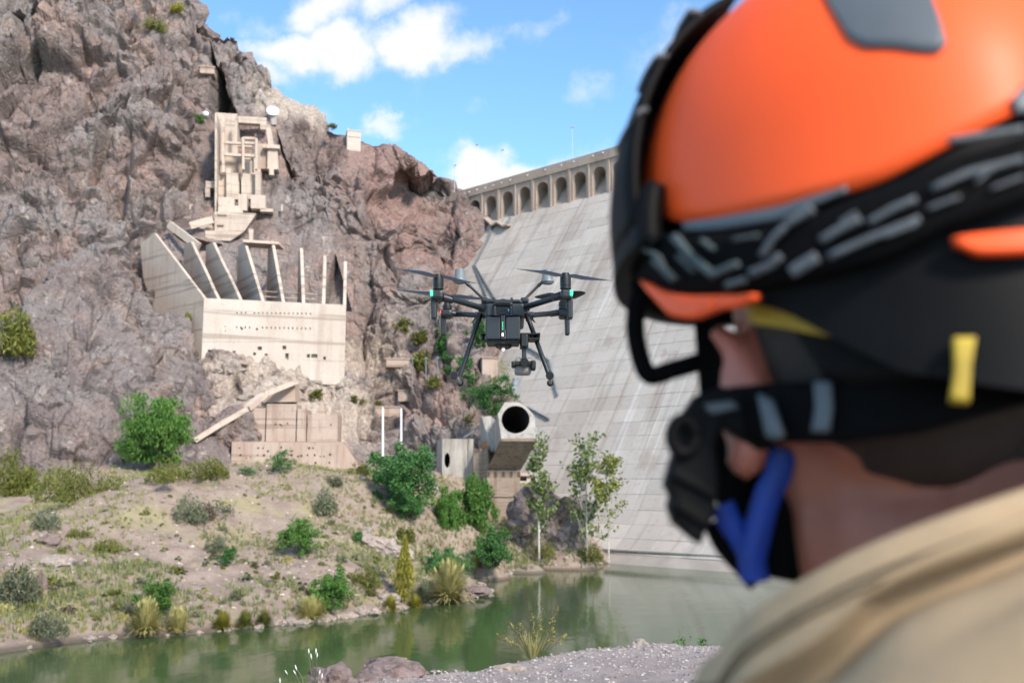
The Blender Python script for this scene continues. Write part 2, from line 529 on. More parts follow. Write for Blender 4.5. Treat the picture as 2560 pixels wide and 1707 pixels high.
fY = tps(ctrl, 1e-5)

def rock_disp(P, amp, seed=0):
    q = P * np.array([1, 1, .62])
    w = np.stack([vnoise(q / 9 + 3, seed + 1), vnoise(q / 9 + 31, seed + 2), vnoise(q / 9 + 57, seed + 3)], -1) * .8
    q = q + w
    q2 = q @ np.array([[.82, .18, .54], [-.1, .97, -.2], [-.56, .12, .82]])   # dipping joints
    d = 4.0 * fbm(q / 40, 2, seed + 4)
    f1, e1 = facet(q2 / 18, seed + 5, 1.6, 34); d = d + 4.8 * f1 - 2.2 * np.exp(-e1 * 15)
    f2, e2 = facet(q2 / 7.2, seed + 6, 1.6, 34); d = d + 2.5 * f2 - 1.0 * np.exp(-e2 * 13)
    f3, e3 = facet(q2 / 2.9, seed + 7, 1.6, 30); d = d + 1.05 * f3 - .38 * np.exp(-e3 * 11)
    f4, e4 = facet(q2 / 1.2, seed + 8, 1.5, 22); d = d + .36 * f4 - .1 * np.exp(-e4 * 8)
    return d * amp
def window_mask(px, py, wins, soft=45.):
    m = np.ones_like(px)
    for (x0, y0, x1, y1, k) in wins:
        dx = np.maximum(np.maximum(x0 - px, px - x1), 0); dy = np.maximum(np.maximum(y0 - py, py - y1), 0)
        d = np.clip(np.hypot(dx, dy) / soft, 0, 1)
        m = np.minimum(m, k + (1 - k) * d)
    return m
def loft(name, mat, pxs, foot, skyl, yfun, nv, nback, amp, wins, seed, label=None, ampfun=None, carve=()):
    nu = len(pxs)
    sk = np.interp(pxs, [s[0] for s in skyl], [s[1] for s in skyl])
    ft = np.interp(pxs, [s[0] for s in foot], [s[1] for s in foot])
    v = np.linspace(0, 1, nv)
    PX = np.repeat(pxs[:, None], nv, 1); PY = ft[:, None] + (sk - ft)[:, None] * v[None]
    Yd = yfun(np.stack([PX.ravel() / 1000, PY.ravel() / 1000], -1)).reshape(nu, nv)
    u = (PX - 1280) / FPX; w = (853.5 - PY) / FPX
    D = np.stack([u, _cp - w * _sp, _sp + w * _cp], -1)
    P = D * (Yd / D[..., 1])[..., None]; P[..., 2] += CAMZ
    back = []
    for k in range(1, nback + 1):
        b = P[:, -1].copy(); b[:, 1] += 2.2 * k + .25 * k * k; b[:, 0] *= (1 + .008 * k); b[:, 2] -= .09 * k * k + .1 * k; back.append(b)
    P = np.concatenate([P, np.stack(back, 1)], 1)
    PXe = np.concatenate([PX, np.repeat(PX[:, -1:], nback, 1)], 1); PYe = np.concatenate([PY, np.repeat(PY[:, -1:], nback, 1)], 1)
    n2 = nv + nback
    du = np.gradient(P, axis=0); dv = np.gradient(P, axis=1)
    nrm = np.cross(du, dv); nrm /= np.linalg.norm(nrm, axis=-1, keepdims=True) + 1e-9
    if nrm[..., 1].mean() > 0: nrm = -nrm
    for _ in range(6):      # broad normals so that the facets keep straight edges
        nrm[1:-1] = (nrm[:-2] + nrm[1:-1] + nrm[2:]) / 3; nrm[:, 1:-1] = (nrm[:, :-2] + nrm[:, 1:-1] + nrm[:, 2:]) / 3
    nrm /= np.linalg.norm(nrm, axis=-1, keepdims=True) + 1e-9
    flat = P.reshape(-1, 3)
    d = rock_disp(flat, amp, seed).reshape(nu, n2)
    m = window_mask(PXe, PYe, wins)
    if ampfun is not None: m = m * ampfun(PXe, PYe)
    P = P + nrm * (d * m)[..., None]
    for (tri, depth) in carve:
        (ax, ay), (bx, by), (cx_, cy_) = tri
        den = (by - cy_) * (ax - cx_) + (cx_ - bx) * (ay - cy_)
        l1 = ((by - cy_) * (PXe - cx_) + (cx_ - bx) * (PYe - cy_)) / den; l2 = ((cy_ - ay) * (PXe - cx_) + (ax - cx_) * (PYe - cy_)) / den
        ins = np.clip(np.minimum(np.minimum(l1, l2), 1 - l1 - l2) / .06, 0, 1)
        P[..., 1] += depth * ins
    me, q = grid_mesh(name, P.reshape(-1, 3), nu, n2, smooth=False)
    o = bpy.data.objects.new(name, me)
    finish(o, mat, kind='structure', label=label)
    return o, P, q

WINS = [(470, 590, 870, 780, .18), (505, 780, 870, 920, .35), (520, 290, 690, 600, .2), (540, 1000, 900, 1190, .15), (640, 940, 745, 1010, .3), (600, 255, 800, 300, .3), (865, 330, 905, 375, .2), (440,540,540,620,.3)]
cliff, P_cl, q_cl = loft('cliff', M_ROCK, np.linspace(-480, 1385, 760), [(-500, 1230), (1400, 1230)], SKY, fY, 470, 14, 1.0, WINS, 3,
                         'steep cracked mauve brown rock mountainside',
                         ampfun=lambda X, Y: 1 - np.clip((X - 560) / 250, 0, 1) * .62 * np.clip(1 - (Y - np.interp(X, [q[0] for q in SKY], [q[1] for q in SKY])) / 130, 0, 1),
                         carve=[(((522, 112), (600, 296), (530, 300)), 15), (((430, 585), (560, 610), (480, 640)), 4), (((690, 320), (745, 420), (680, 440)), 4), (((840, 640), (800, 780), (880, 780)), 4), (((240, 300), (330, 250), (210, 480)), 6), (((30, 40), (110, 60), (70, 240)), 6)])
# deep recess high on the cliff (natural cleft above the old tower) is carved by its own wedge below

# ---- nearer rock spur on the left
SPUR = [(-500, 800), (-200, 790), (0, 800), (60, 780), (120, 720), (170, 672), (230, 662), (280, 690), (330, 742), (380, 790), (440, 830), (480, 905), (520, 960), (560, 1030), (590, 1120), (620, 1235)]
cs = []
for px, lst in {-500: [(1230, 143), (800, 158)], -200: [(1230, 145), (1000, 152), (790, 161)], 0: [(1230, 147), (1000, 155), (800, 166)], 200: [(1230, 151), (1050, 156), (850, 167), (662, 184)],
                350: [(1230, 155), (1050, 161), (760, 184)], 480: [(1230, 160), (1050, 168), (905, 183)], 620: [(1230, 168), (1120, 174)]}.items():
    cs += [(px / 1000, py / 1000, Y) for py, Y in lst]
spur, P_sp, q_sp = loft('rock_spur', M_ROCKD, np.linspace(-480, 615, 430), [(-500, 1240), (620, 1240)], SPUR, tps(cs, 1e-5), 230, 10, .62, [(530, 1090, 640, 1240, .1)], 23,
                        'pitted grey mauve rock spur at the foot of the mountain')

# ---- hillside between river and cliff (height field over the ground plan)
gp = []
def g(px, py, Y): p = at(px, py, Y); gp.append((p[0], p[1], p[2]))
SHORE = [(-300, 1690), (-150, 1655), (0, 1632), (250, 1600), (450, 1587), (600, 1572), (750, 1559), (900, 1537), (1050, 1514), (1150, 1501), (1203, 1488),
         (1200, 1474), (1168, 1462), (1180, 1450), (1250, 1437), (1350, 1426), (1450, 1414), (1545, 1405), (1640, 1402)]
shore_w = [onz(px, py, 0.0) for px, py in SHORE]
for i, p in enumerate(shore_w):
    a = shore_w[max(i - 1, 0)]; b = shore_w[min(i + 1, len(shore_w) - 1)]
    t = (b - a); t /= np.linalg.norm(t); nn = np.array([t[1], -t[0], 0])
    gp.append((p[0], p[1], 0.0))
    gp.append((p[0] + nn[0] * 4, p[1] + nn[1] * 4, -1.8))
    if 1 < i < 11 or i > 12: gp.append((p[0] - nn[0] * 1.5, p[1] - nn[1] * 1.5, .75))
for q in [(0, 1352, 96), (110, 1308, 99), (220, 1268, 103), (330, 1225, 108), (430, 1206, 112), (560, 1203, 116), (700, 1200, 120), (850, 1197, 125), (930, 1200, 128),
          (0, 1500, 80), (200, 1450, 88), (400, 1400, 96), (600, 1380, 102), (800, 1370, 106), (930, 1400, 108), (200, 1350, 97), (500, 1290, 107), (750, 1280, 114),
          (0, 1325, 112), (60, 1275, 122), (190, 1250, 128), (300, 1205, 130), (0, 1235, 135), (-200, 1250, 130), (-200, 1360, 95), (-200, 1480, 82), (-400, 1250, 130), (-400, 1400, 92),
          (100, 1190, 148), (300, 1172, 152), (500, 1185, 155), (700, 1186, 160), (850, 1184, 163), (600, 1192, 140), (800, 1190, 142),
          (1000, 1215, 140), (1000, 1290, 122), (1060, 1330, 122), (1000, 1370, 116), (1080, 1420, 114), (1130, 1352, 126), (1210, 1352, 130), (1150, 1420, 117), (1230, 1415, 124),
          (1080, 1200, 150), (1150, 1185, 158), (1110, 1195, 156), (1160, 1262, 145), (1230, 1318, 147), (1250, 1325, 150), (1205, 1305, 150), (1290, 1340, 143), (1330, 1290, 150), (1400, 1370, 141), (1480, 1385, 141),
          (1330, 1400, 134), (1420, 1340, 147), (1250, 1280, 162)]:
    g(*q)
for x, y, z in [(-120, 190, 22), (-60, 200, 18), (0, 200, 16), (60, 200, 10), (60, 150, 1), (-140, 120, 10), (-140, 60, 2), (-100, 40, -3), (20, 60, -6), (-30, 45, -5), (60, 100, -4)]:
    gp.append((x, y, z))
fZ = tps([(x / 50, y / 50, z) for x, y, z in gp], 2e-4)
gx = np.linspace(-115, 42, 400); gy = np.concatenate([np.linspace(52, 130, 330), np.linspace(130.5, 196, 120)])
GX, GY = np.meshgrid(gx, gy, indexing='ij')
Q = np.stack([GX.ravel(), GY.ravel()], -1)
GZ = fZ(Q / 50)
p3 = np.stack([Q[:, 0], Q[:, 1], np.zeros(len(Q))], -1)
rough = .55 * fbm(p3 / 9, 4, 40) + .22 * fbm(p3 / 2.2, 3, 50) + .35 * np.maximum(0, facet(p3 / 3.1, 61)[0])
above = np.clip((GZ + .15) / 1.8, 0.06, 1)
GZ = GZ + rough * above
P_h = np.stack([Q[:, 0], Q[:, 1], GZ], -1)
hill_me, q_h = grid_mesh('hillside', P_h, len(gx), len(gy), True)
M_HILL, t_, b_ = newmat('gravel_slope')
co = N(t_, 'ShaderNodeTexCoord').outputs['Object']
n1 = noise_tex(t_, co, .07, 5); n2 = noise_tex(t_, co, .5, 6, .7); n3 = noise_tex(t_, co, 4.5, 5, .75); n4 = noise_tex(t_, co, .16, 5)
hc = mixc(t_, maprange(t_, n2, .35, .65), (.305, .232, .19), (.40, .318, .262))
hc = mixc(t_, maprange(t_, n3, .52, .72, 0, .6), hc, (.17, .135, .11))
hc = mixc(t_, maprange(t_, n4, .52, .68, 0, .6), hc, (.38, .35, .17))
hc = mixc(t_, maprange(t_, n1, .55, .7, 0, .6), hc, (.30, .26, .23))
sepz = N(t_, 'ShaderNodeSeparateXYZ'); t_.links.new(co, sepz.inputs[0])
wz = N(t_, 'ShaderNodeMath', operation='MULTIPLY_ADD'); t_.links.new(n2, wz.inputs[0]); wz.inputs[1].default_value = -.5; t_.links.new(sepz.outputs[2], wz.inputs[2])
hc = mixc(t_, maprange(t_, wz.outputs[0], -.15, .25, .75, 0), hc, (.085, .07, .055))
t_.links.new(hc, b_.inputs['Base Color']); b_.inputs['Roughness'].default_value = .95; b_.inputs['Specular IOR Level'].default_value = .15
hb = N(t_, 'ShaderNodeMath', operation='ADD'); t_.links.new(n2, hb.inputs[0]); t_.links.new(n3, hb.inputs[1])
bump(t_, b_, hb.outputs[0], .9, .25)
hill = bpy.data.objects.new('hillside', hill_me)
finish(hill, M_HILL, kind='structure', label='dry gravel hillside with sparse grass above the river')

# ---- rocky outcrop at the toe of the dam
def blob_rock(c, r, seed, n=5, amp=.32, flat=1.0):
    bm = bmesh.new(); bmesh.ops.create_icosphere(bm, subdivisions=n, radius=1)
    P = np.array([v.co[:] for v in bm.verts])
    f1, e1 = facet(P * 1.1 + seed * 3.7, seed, 1.3); f2, e2 = facet(P * 2.6 + seed, seed + 5, 1.2); f3, e3 = facet(P * 6 + seed, seed + 9, 1.2)
    k = 1 + amp * (1.25 * f1 + .5 * f2 + .2 * f3)
    P = P * k[:, None] * np.array(r) + np.array(c)
    fs = [tuple(v.index for v in f.verts) for f in bm.faces]
    bm.free()
    return P, fs
def rock_obj(name, c, r, seed, mat, n=4, amp=.3, **kw):
    P, fs = blob_rock((0, 0, 0), r, seed, n, amp)
    b = MB().add(P, fs)
    o = b.build(name, mat, **kw); o.location = [float(x) for x in c]
    return o
rock_obj('rock_outcrop', at(1375, 1330, 146), (5.2, 5, 6.5), 4, M_ROCKD, 6, .3, kind='structure', label='dark brown rock outcrop below the dam beside the poplars')
rock_obj('rock_outcrop', at(582, 1085, 172.5), (4.6, 2.6, 3.6), 31, M_ROCK, 5, .3, kind='structure', label='pale broken rock under the diagonal ramp')
rock_obj('rock_outcrop', at(1295, 1362, 144), (4.0, 4, 3.6), 9, M_ROCKD, 5, .3, kind='structure', label='low broken rock below the outlet pier')

# ---- river
M_WATER, t_, b_ = newmat('river_water')
co = N(t_, 'ShaderNodeTexCoord').outputs['Object']
wn_a = noise_tex(t_, co, .9, 4, .55, (1, .55, 1)); wn_b = noise_tex(t_, co, .12, 3, .5)
b_.inputs['Base Color'].default_value = (.055, .085, .034, 1)
b_.inputs['Roughness'].default_value = .07; b_.inputs['IOR'].default_value = 1.33
ws = N(t_, 'ShaderNodeMath', operation='MULTIPLY'); t_.links.new(wn_a, ws.inputs[0]); t_.links.new(maprange(t_, wn_b, .35, .65, .35, 1), ws.inputs[1])
bump(t_, b_, ws.outputs[0], .32, .09)
MB().add([(-400, -60, 0), (300, -60, 0), (300, 240, 0), (-400, 240, 0)], [(0, 1, 2, 3)]).build('water', M_WATER, kind='structure', label='calm green river water below the dam')
M_GROUND = plain('valley_ground', (.22, .18, .15), .95, 0, .2, .05)
MB().add([(-3000, -3000, -6), (3000, -3000, -6), (3000, 3000, -6), (-3000, 3000, -6)], [(0, 1, 2, 3)]).build('ground', M_GROUND, kind='structure', label='valley ground')

# ---- the gravel ledge the photographer stands on
GROUND_Z = 10.5
_E = [onz(x, y, 10.5) for x, y in [(810, 1712), (950, 1698), (1080, 1684), (1200, 1672), (1300, 1650), (1400, 1632), (1500, 1621), (1650, 1612), (1800, 1616)]]
EDGE = [(-14, -3.0), (-6, 1.5), (-3.2, 4.8), (-1.9, 6.6)] + [(float(p[0]), float(p[1])) for p in _E] + [(2.6, 8.8), (4, 9.0), (8, 9.6), (22, 10)]
def edge_y(x): return np.interp(x, [e[0] for e in EDGE], [e[1] for e in EDGE])
lx = np.concatenate([np.linspace(-14, -3, 40), np.linspace(-2.9, 5, 240), np.linspace(5.2, 22, 50)])
ly = np.concatenate([np.linspace(-30, 5.4, 60), np.linspace(5.5, 9.6, 150), np.linspace(9.8, 24, 40)])
LX, LY = np.meshgrid(lx, ly, indexing='ij')
q2 = np.stack([LX.ravel(), LY.ravel(), np.zeros(LX.size)], -1)
dd = q2[:, 1] - edge_y(q2[:, 0]) + .05 * fbm(q2 / .6, 3, 71)
LZ = GROUND_Z + .025 * fbm(q2 / .9, 3, 72) + .012 * fbm(q2 / .16, 2, 73) - np.maximum(dd, 0) * 1.5 + np.maximum(dd, 0).clip(0, 1) * .5 * facet(q2 / .7, 75)[0]
P_l = np.stack([q2[:, 0], q2[:, 1], LZ], -1)
ledge_me, _ = grid_mesh('gravel_ledge', P_l, len(lx), len(ly), True)
M_GRAVEL, t_, b_ = newmat('pale_gravel')
co = N(t_, 'ShaderNodeTexCoord').outputs['Object']
n1 = noise_tex(t_, co, 1.3, 5); n2 = noise_tex(t_, co, 22, 6, .75); n3 = noise_tex(t_, co, 90, 4, .8)
gc = mixc(t_, maprange(t_, n1, .35, .65), (.29, .245, .23), (.36, .315, .295))
gc = mixc(t_, maprange(t_, n2, .5, .7, 0, .6), gc, (.20, .16, .15))
gc = mixc(t_, maprange(t_, n3, .55, .72, 0, .6), gc, (.50, .44, .41))
t_.links.new(gc, b_.inputs['Base Color']); b_.inputs['Roughness'].default_value = .95; b_.inputs['Specular IOR Level'].default_value = .15
hb = N(t_, 'ShaderNodeMath', operation='ADD'); t_.links.new(n2, hb.inputs[0]); t_.links.new(n3, hb.inputs[1])
bump(t_, b_, hb.outputs[0], .7, .015)
ledge = bpy.data.objects.new('gravel_ledge', ledge_me)
finish(ledge, M_GRAVEL, kind='structure', label='pale pebbly gravel ledge above the water')

def _tree(parts):
    vs, fs, o = [], [], 0
    for P, q in parts:
        vs.append(P.reshape(-1, 3)); fs.append(q + o); o += len(vs[-1])
    return BVHTree.FromPolygons([tuple(x) for x in np.concatenate(vs).tolist()], [tuple(x) for x in np.concatenate(fs).tolist()])
BVH = _tree([(P_cl, q_cl), (P_sp, q_sp), (P_h, q_h)])
BVH_H = _tree([(P_h, q_h)])
def hit(px, py, tree=None):
    d = Vector(ray(px, py)).normalized()
    r = (tree or BVH).ray_cast(Vector((0, 0, CAMZ)), d, 600)
    return np.array(r[0][:]) if r[0] is not None else at(px, py, 120)
# =================================================================== CONCRETE STRUCTURES
M_DAM, t_, b_ = newmat('dam_concrete')
co = N(t_, 'ShaderNodeTexCoord').outputs['Object']
dt = N(t_, 'ShaderNodeVectorMath', operation='DOT_PRODUCT'); t_.links.new(co, dt.inputs[0]); dt.inputs[1].default_value = tuple(float(x) for x in DA)
sz = N(t_, 'ShaderNodeSeparateXYZ'); t_.links.new(co, sz.inputs[0])
cb_ = N(t_, 'ShaderNodeCombineXYZ'); t_.links.new(dt.outputs['Value'], cb_.inputs[0]); t_.links.new(sz.outputs[2], cb_.inputs[1])
sv = cb_.outputs[0]
na, nb_, nc_, nd_ = noise_tex(t_, sv, .05, 5), noise_tex(t_, sv, .55, 5, .65, (1, .045, 1)), noise_tex(t_, sv, .22, 5, .7, (1, .06, 1)), noise_tex(t_, sv, 1.6, 5, .7, (.5, 1, 1))
ne_ = noise_tex(t_, sv, .9, 4, .6, (1, .03, 1)); nf_ = noise_tex(t_, sv, .11, 4, .6)
dc_ = mixc(t_, maprange(t_, na, .35, .65), (.405, .362, .325), (.455, .422, .39))
dc_ = mixc(t_, maprange(t_, nb_, .53, .66, 0, .6), dc_, (.26, .205, .165))
dc_ = mixc(t_, maprange(t_, nc_, .55, .68, 0, .55), dc_, (.235, .215, .20))
dc_ = mixc(t_, maprange(t_, ne_, .58, .68, 0, .55), dc_, (.60, .58, .56))
dc_ = mixc(t_, maprange(t_, nd_, .5, .72, 0, .35), dc_, (.24, .20, .175))
dc_ = mixc(t_, maprange(t_, nf_, .60, .68, 0, .5), dc_, (.30, .245, .215))
oi_ = N(t_, 'ShaderNodeObjectInfo'); hv_ = N(t_, 'ShaderNodeHueSaturation'); mr_ = N(t_, 'ShaderNodeMapRange'); t_.links.new(oi_.outputs['Random'], mr_.inputs['Value']); mr_.inputs['To Min'].default_value = .9; mr_.inputs['To Max'].default_value = 1.08
t_.links.new(mr_.outputs[0], hv_.inputs['Value']); t_.links.new(dc_, hv_.inputs['Color']); t_.links.new(hv_.outputs[0], b_.inputs['Base Color'])
b_.inputs['Roughness'].default_value = .92; b_.inputs['Specular IOR Level'].default_value = .2
bump(t_, b_, nd_, .4, .08)
M_DAMBODY = plain('dam_joint', (.33, .295, .265), .95, 0, .15, .2)
M_CREST = concrete_mat('crest_concrete', (.37, .295, .245), (.43, .35, .295), (.25, .19, .155), .12, None, .5)
M_CREAM = concrete_mat('cream_concrete', (.535, .45, .39), (.58, .515, .455), (.38, .295, .24), .11, .16, .45)
M_TAN = concrete_mat('tan_concrete', (.53, .43, .36), (.58, .49, .415), (.35, .27, .22), .15, .2, .4)
M_PINK = concrete_mat('pink_concrete', (.43, .325, .265), (.48, .385, .325), (.30, .20, .155), .2, .28, .6)
M_GREYC = concrete_mat('grey_concrete', (.36, .335, .305), (.44, .415, .38), (.21, .18, .15), .35, None, .7, (1, 1, .07))
M_BROWNC = concrete_mat('stained_concrete', (.30, .235, .185), (.36, .295, .24), (.21, .125, .075), .4, 2.6, .6, (1, 1, .05))
M_STEEL = plain('painted_steel', (.24, .27, .29), .5, .4, .2, 2)
M_STEELD = plain('weathered_steel', (.13, .14, .145), .6, .3, .2, 2)
M_DARKIN = plain('dark_interior', (.035, .025, .025), .85, 0, .3, 1)  # near-black tone of the bores and the gallery back
M_WHITE = plain('white_paint', (.80, .80, .80), .45, 0, .05, 2)
M_RUST = plain('rust_orange', (.42, .16, .07), .8, 0, .25, 3)
M_SLOT = plain('rust_stain', (.13, .075, .045), .9, 0, .3, 3)
M_POLE = plain('galvanised_pole', (.55, .57, .58), .5, .2, .1, 2)

class Plane:
    """local frame on a wall: u along e1, v up, d into the wall along e2"""
    def __init__(s, O, e1):
        s.O = np.array(O, float); e1 = np.array([e1[0], e1[1], 0.]); s.e1 = e1 / np.linalg.norm(e1)
        s.e2 = np.array([-s.e1[1], s.e1[0], 0.])
        if s.e2[1] < 0: s.e2 = -s.e2
    def pt(s, u, v, d=0.): return s.O + s.e1 * u + s.e2 * d + np.array([0, 0, v])
    def px(s, px, py):
        r = ray(px, py); o = np.array([0, 0, CAMZ])
        t = ((s.O - o) @ s.e2) / (r @ s.e2); p = o + r * t
        return (p - s.O) @ s.e1, p[2] - s.O[2]
def wall_openings(pl, u0, u1, v0, v1, holes, thick, reveal=1.2):
    """wall face with real rectangular openings and reveals"""
    us = sorted({u0, u1} | {h[0] for h in holes} | {h[2] for h in holes}); vs = sorted({v0, v1} | {h[1] for h in holes} | {h[3] for h in holes})
    us = [u for u in us if u0 <= u <= u1]; vs = [v for v in vs if v0 <= v <= v1]
    m = MB(); idx = {}
    def vid(u, v, d):
        k = (round(u, 4), round(v, 4), d)
        if k not in idx: idx[k] = len(m.v); m.v.append(tuple(pl.pt(u, v, d)))
        return idx[k]
    for i in range(len(us) - 1):
        for j in range(len(vs) - 1):
            cu, cv = (us[i] + us[i + 1]) / 2, (vs[j] + vs[j + 1]) / 2
            if any(h[0] < cu < h[2] and h[1] < cv < h[3] for h in holes): continue
            m.f.append((vid(us[i], vs[j], 0), vid(us[i + 1], vs[j], 0), vid(us[i + 1], vs[j + 1], 0), vid(us[i], vs[j + 1], 0)))
    for h in holes:
        a, b, c, d = h[:4]; D = h[4] if len(h) > 4 else reveal
        r = [(a, b), (c, b), (c, d), (a, d)]
        o = len(m.v)
        m.v += [tuple(pl.pt(u, v, 0)) for u, v in r] + [tuple(pl.pt(u, v, D)) for u, v in r]
        m.f += [(o + k, o + (k + 1) % 4, o + 4 + (k + 1) % 4, o + 4 + k) for k in range(4)] + [(o + 4, o + 5, o + 6, o + 7)]
    r = [(u0, v0), (u1, v0), (u1, v1), (u0, v1)]
    o = len(m.v)
    m.v += [tuple(pl.pt(u, v, 0)) for u, v in r] + [tuple(pl.pt(u, v, thick)) for u, v in r]
    m.f += [(o + k, o + (k + 1) % 4, o + 4 + (k + 1) % 4, o + 4 + k) for k in range(4)] + [(o + 4, o + 5, o + 6, o + 7)]
    return m
def pxbox(m, x0, y0, x1, y1, Y, depth, yaw=0., x0b=None, x1b=None):
    """a block whose front spans those pixels at distance Y, going back `depth`; optional other bottom edge"""
    x0b = x0 if x0b is None else x0b; x1b = x1 if x1b is None else x1b
    c = (at(x0, y0, Y) + at(x1, y1, Y)) / 2
    R = np.array([[math.cos(yaw), -math.sin(yaw), 0], [math.sin(yaw), math.cos(yaw), 0], [0, 0, 1]])
    pts = []
    zt, zb = at((x0 + x1) / 2, y0, Y)[2], at((x0 + x1) / 2, y1, Y)[2]
    for (x, y, z) in ((x0b, y1, zb), (x1b, y1, zb), (x1, y0, zt), (x0, y0, zt)):
        p = at(x, y, Y); p[2] = z; pts.append(p)
    b0, b1, t1, t0 = pts
    dv = np.array([0, depth, 0])
    P = [b0, b1, b1 + dv, b0 + dv, t0, t1, t1 + dv, t0 + dv]
    return m.hexa([R @ (p - c) + c for p in P])

# ------------------------------------------------------------------ DAM
S_L = band_hit(1140, 500)[0]
S_R = S_L + 230
dam = thing('dam', 'tall pale concrete dam with arcaded crest closing the valley', 'dam', TOE)
def flare(z): return .5 * max(0, 7.5 - z) ** 2 / 7.5          # toe curves out towards the basin
def fp(s, z, out=0.):
    p = dam_pt(s, z); p = p - DN * flare(z)
    nrm = (-DN + np.array([0, 0, DAM_SLOPE])); nrm = nrm / np.linalg.norm(nrm)
    return p + nrm * out
zs = [0, 1.5, 3, 4.5, 6, 7.5, DAM_ZB]
m = MB()
for a, b in zip(zs[:-1], zs[1:]):
    m.add([fp(S_L, a), fp(S_R, a), fp(S_R, b), fp(S_L, b)], [(0, 1, 2, 3)])
top = fp(S_L, DAM_ZB); topr = fp(S_R, DAM_ZB)
m.build('dam_core', M_DAMBODY, dam)
# casting blocks: lifts and monoliths, each a slightly uneven slab
LIFT, MONO = 2.35, 6.1
pan = []
nrow = int((DAM_ZB - 7.4) / LIFT); lift = (DAM_ZB - 7.4) / nrow
rows = [(1.2, 3.3), (3.3, 5.3), (5.3, 7.4)] + [(7.4 + k * lift, 7.4 + (k + 1) * lift) for k in range(nrow)]
for r, (za, zb) in enumerate(rows):
    k = 0; s = S_L
    while s < S_R:
        pan.append((s, min(s + MONO, S_R), za, zb)); s += MONO
def proj(p):
    q = np.asarray(p) - np.array([0, 0, CAMZ]); f = np.array([0, _cp, _sp]); u = np.array([0, -_sp, _cp])
    d = q @ f
    return 1280 + FPX * q[0] / d, 853.5 - FPX * (q @ u) / d, d
def inview(p):
    x, y, d = proj(p)
    b = np.interp(y, [q[0] for q in BND], [q[1] for q in BND])
    return b - 25 < x < 1640 + max(0, (y - 1240)) * 1.6 and y < 1400
prs = random.Random(5)
vis = []; rest = MB()
for (s0, s1, za, zb) in pan:
    c = fp((s0 + s1) / 2, (za + zb) / 2)
    (vis if inview(c) else [None]).append((proj(c)[2], s0, s1, za, zb)) if inview(c) else None
    if not inview(c):
        g_ = .035
        rest.hexa([fp(s0 + g_, za + g_, -.1), fp(s1 - g_, za + g_, -.1), fp(s1 - g_, zb - g_, -.1), fp(s0 + g_, zb - g_, -.1), fp(s0 + g_, za + g_, .1), fp(s1 - g_, za + g_, .1), fp(s1 - g_, zb - g_, .1), fp(s0 + g_, zb - g_, .1)])
vis.sort()
cache = {}
for i, (d, s0, s1, za, zb) in enumerate(vis):
    g_ = .026; out = .10 + prs.uniform(-.02, .025)
    tl = prs.uniform(-.02, .02)
    C = fp((s0 + s1) / 2, (za + zb) / 2)
    pts = [fp(s0 + g_, za + g_ * .7, -.1), fp(s1 - g_, za + g_ * .7, -.1), fp(s1 - g_, zb - g_ * .7, -.1), fp(s0 + g_, zb - g_ * .7, -.1),
           fp(s0 + g_, za + g_ * .7, out), fp(s1 - g_, za + g_ * .7, out + tl), fp(s1 - g_, zb - g_ * .7, out + tl), fp(s0 + g_, zb - g_ * .7, out)]
    if i < 300:
        MB().hexa(pts).build('concrete_block', M_DAM, dam)
    else:
        rest.hexa(pts)
print('PANELS', len(vis))
rest.build('block_facing', M_DAM, dam, kind='stuff')
# crest band with arcade
def bp(s, z, d=0.):
    p = TOE + DA * s + DN * (DAM_SLOPE * DAM_ZB + d); p = p.copy(); p[2] = z; return p
AR = [band_hit(x, 500)[0] for x in (1226, 1268, 1311, 1356, 1401, 1449, 1498)]
step = float(np.mean(np.diff(AR)))
cents = [AR[0] + step * k for k in range(-1, 36)]
m = MB(); inner = MB()
ztop = DAM_H - 2.3; zarch = DAM_H - 3.5; half = step * .335; zs0 = zarch - half; zbot = DAM_ZB - .3
s_prev = S_L - 6
NA = 12
for c in cents:
    s0, s1 = c - step / 2, c + step / 2
    if c == cents[0]: m.add([bp(S_L - 2, zbot), bp(s0, zbot), bp(s0, ztop), bp(S_L - 2, ztop)], [(0, 1, 2, 3)])
    out_l = [(c - half, zbot)] + [(c - half * math.cos(math.pi * k / NA), zs0 + half * math.sin(math.pi * k / NA)) for k in range(NA + 1)] + [(c + half, zbot)]
    n = len(out_l)
    rect = []
    for i, (a, z) in enumerate(out_l):
        if i == 0: rect.append((s0, zbot))
        elif i == n - 1: rect.append((s1, zbot))
        else:
            f = (i - 1) / (n - 3)
            if f < .25: rect.append((s0, zs0 + (ztop - zs0) * f / .25))
            elif f > .75: rect.append((s1, zs0 + (ztop - zs0) * (1 - f) / .25))
            else: rect.append((s0 + (s1 - s0) * (f - .25) / .5, ztop))
    vs = [bp(a, z) for a, z in out_l] + [bp(a, z) for a, z in rect]
    m.add(vs, [(i, i + 1, n + i + 1, n + i) for i in range(n - 1)])
    dep = 6.5
    vs = [bp(a, z) for a, z in out_l] + [bp(a, z, dep) for a, z in out_l]
    inner.add(vs, [(i + 1, i, n + i, n + i + 1) for i in range(n - 1)])
    inner.add([bp(a, z, dep) for a, z in out_l], [tuple(range(n))])
    inner.add([bp(c - half, zbot), bp(c + half, zbot), bp(c + half, zbot + dep / DAM_SLOPE, dep), bp(c - half, zbot + dep / DAM_SLOPE, dep)], [(0, 1, 2, 3)])
m.build('arcade_wall', M_CREST, dam)
inner.build('arch_niches', M_CREST, dam)
m = MB().hexa([bp(S_L - 2, ztop, -.35), bp(S_R, ztop, -.35), bp(S_R, ztop, 9), bp(S_L - 2, ztop, 9), bp(S_L - 2, ztop + .9, -.35), bp(S_R, ztop + .9, -.35), bp(S_R, ztop + .9, 9), bp(S_L - 2, ztop + .9, 9)])
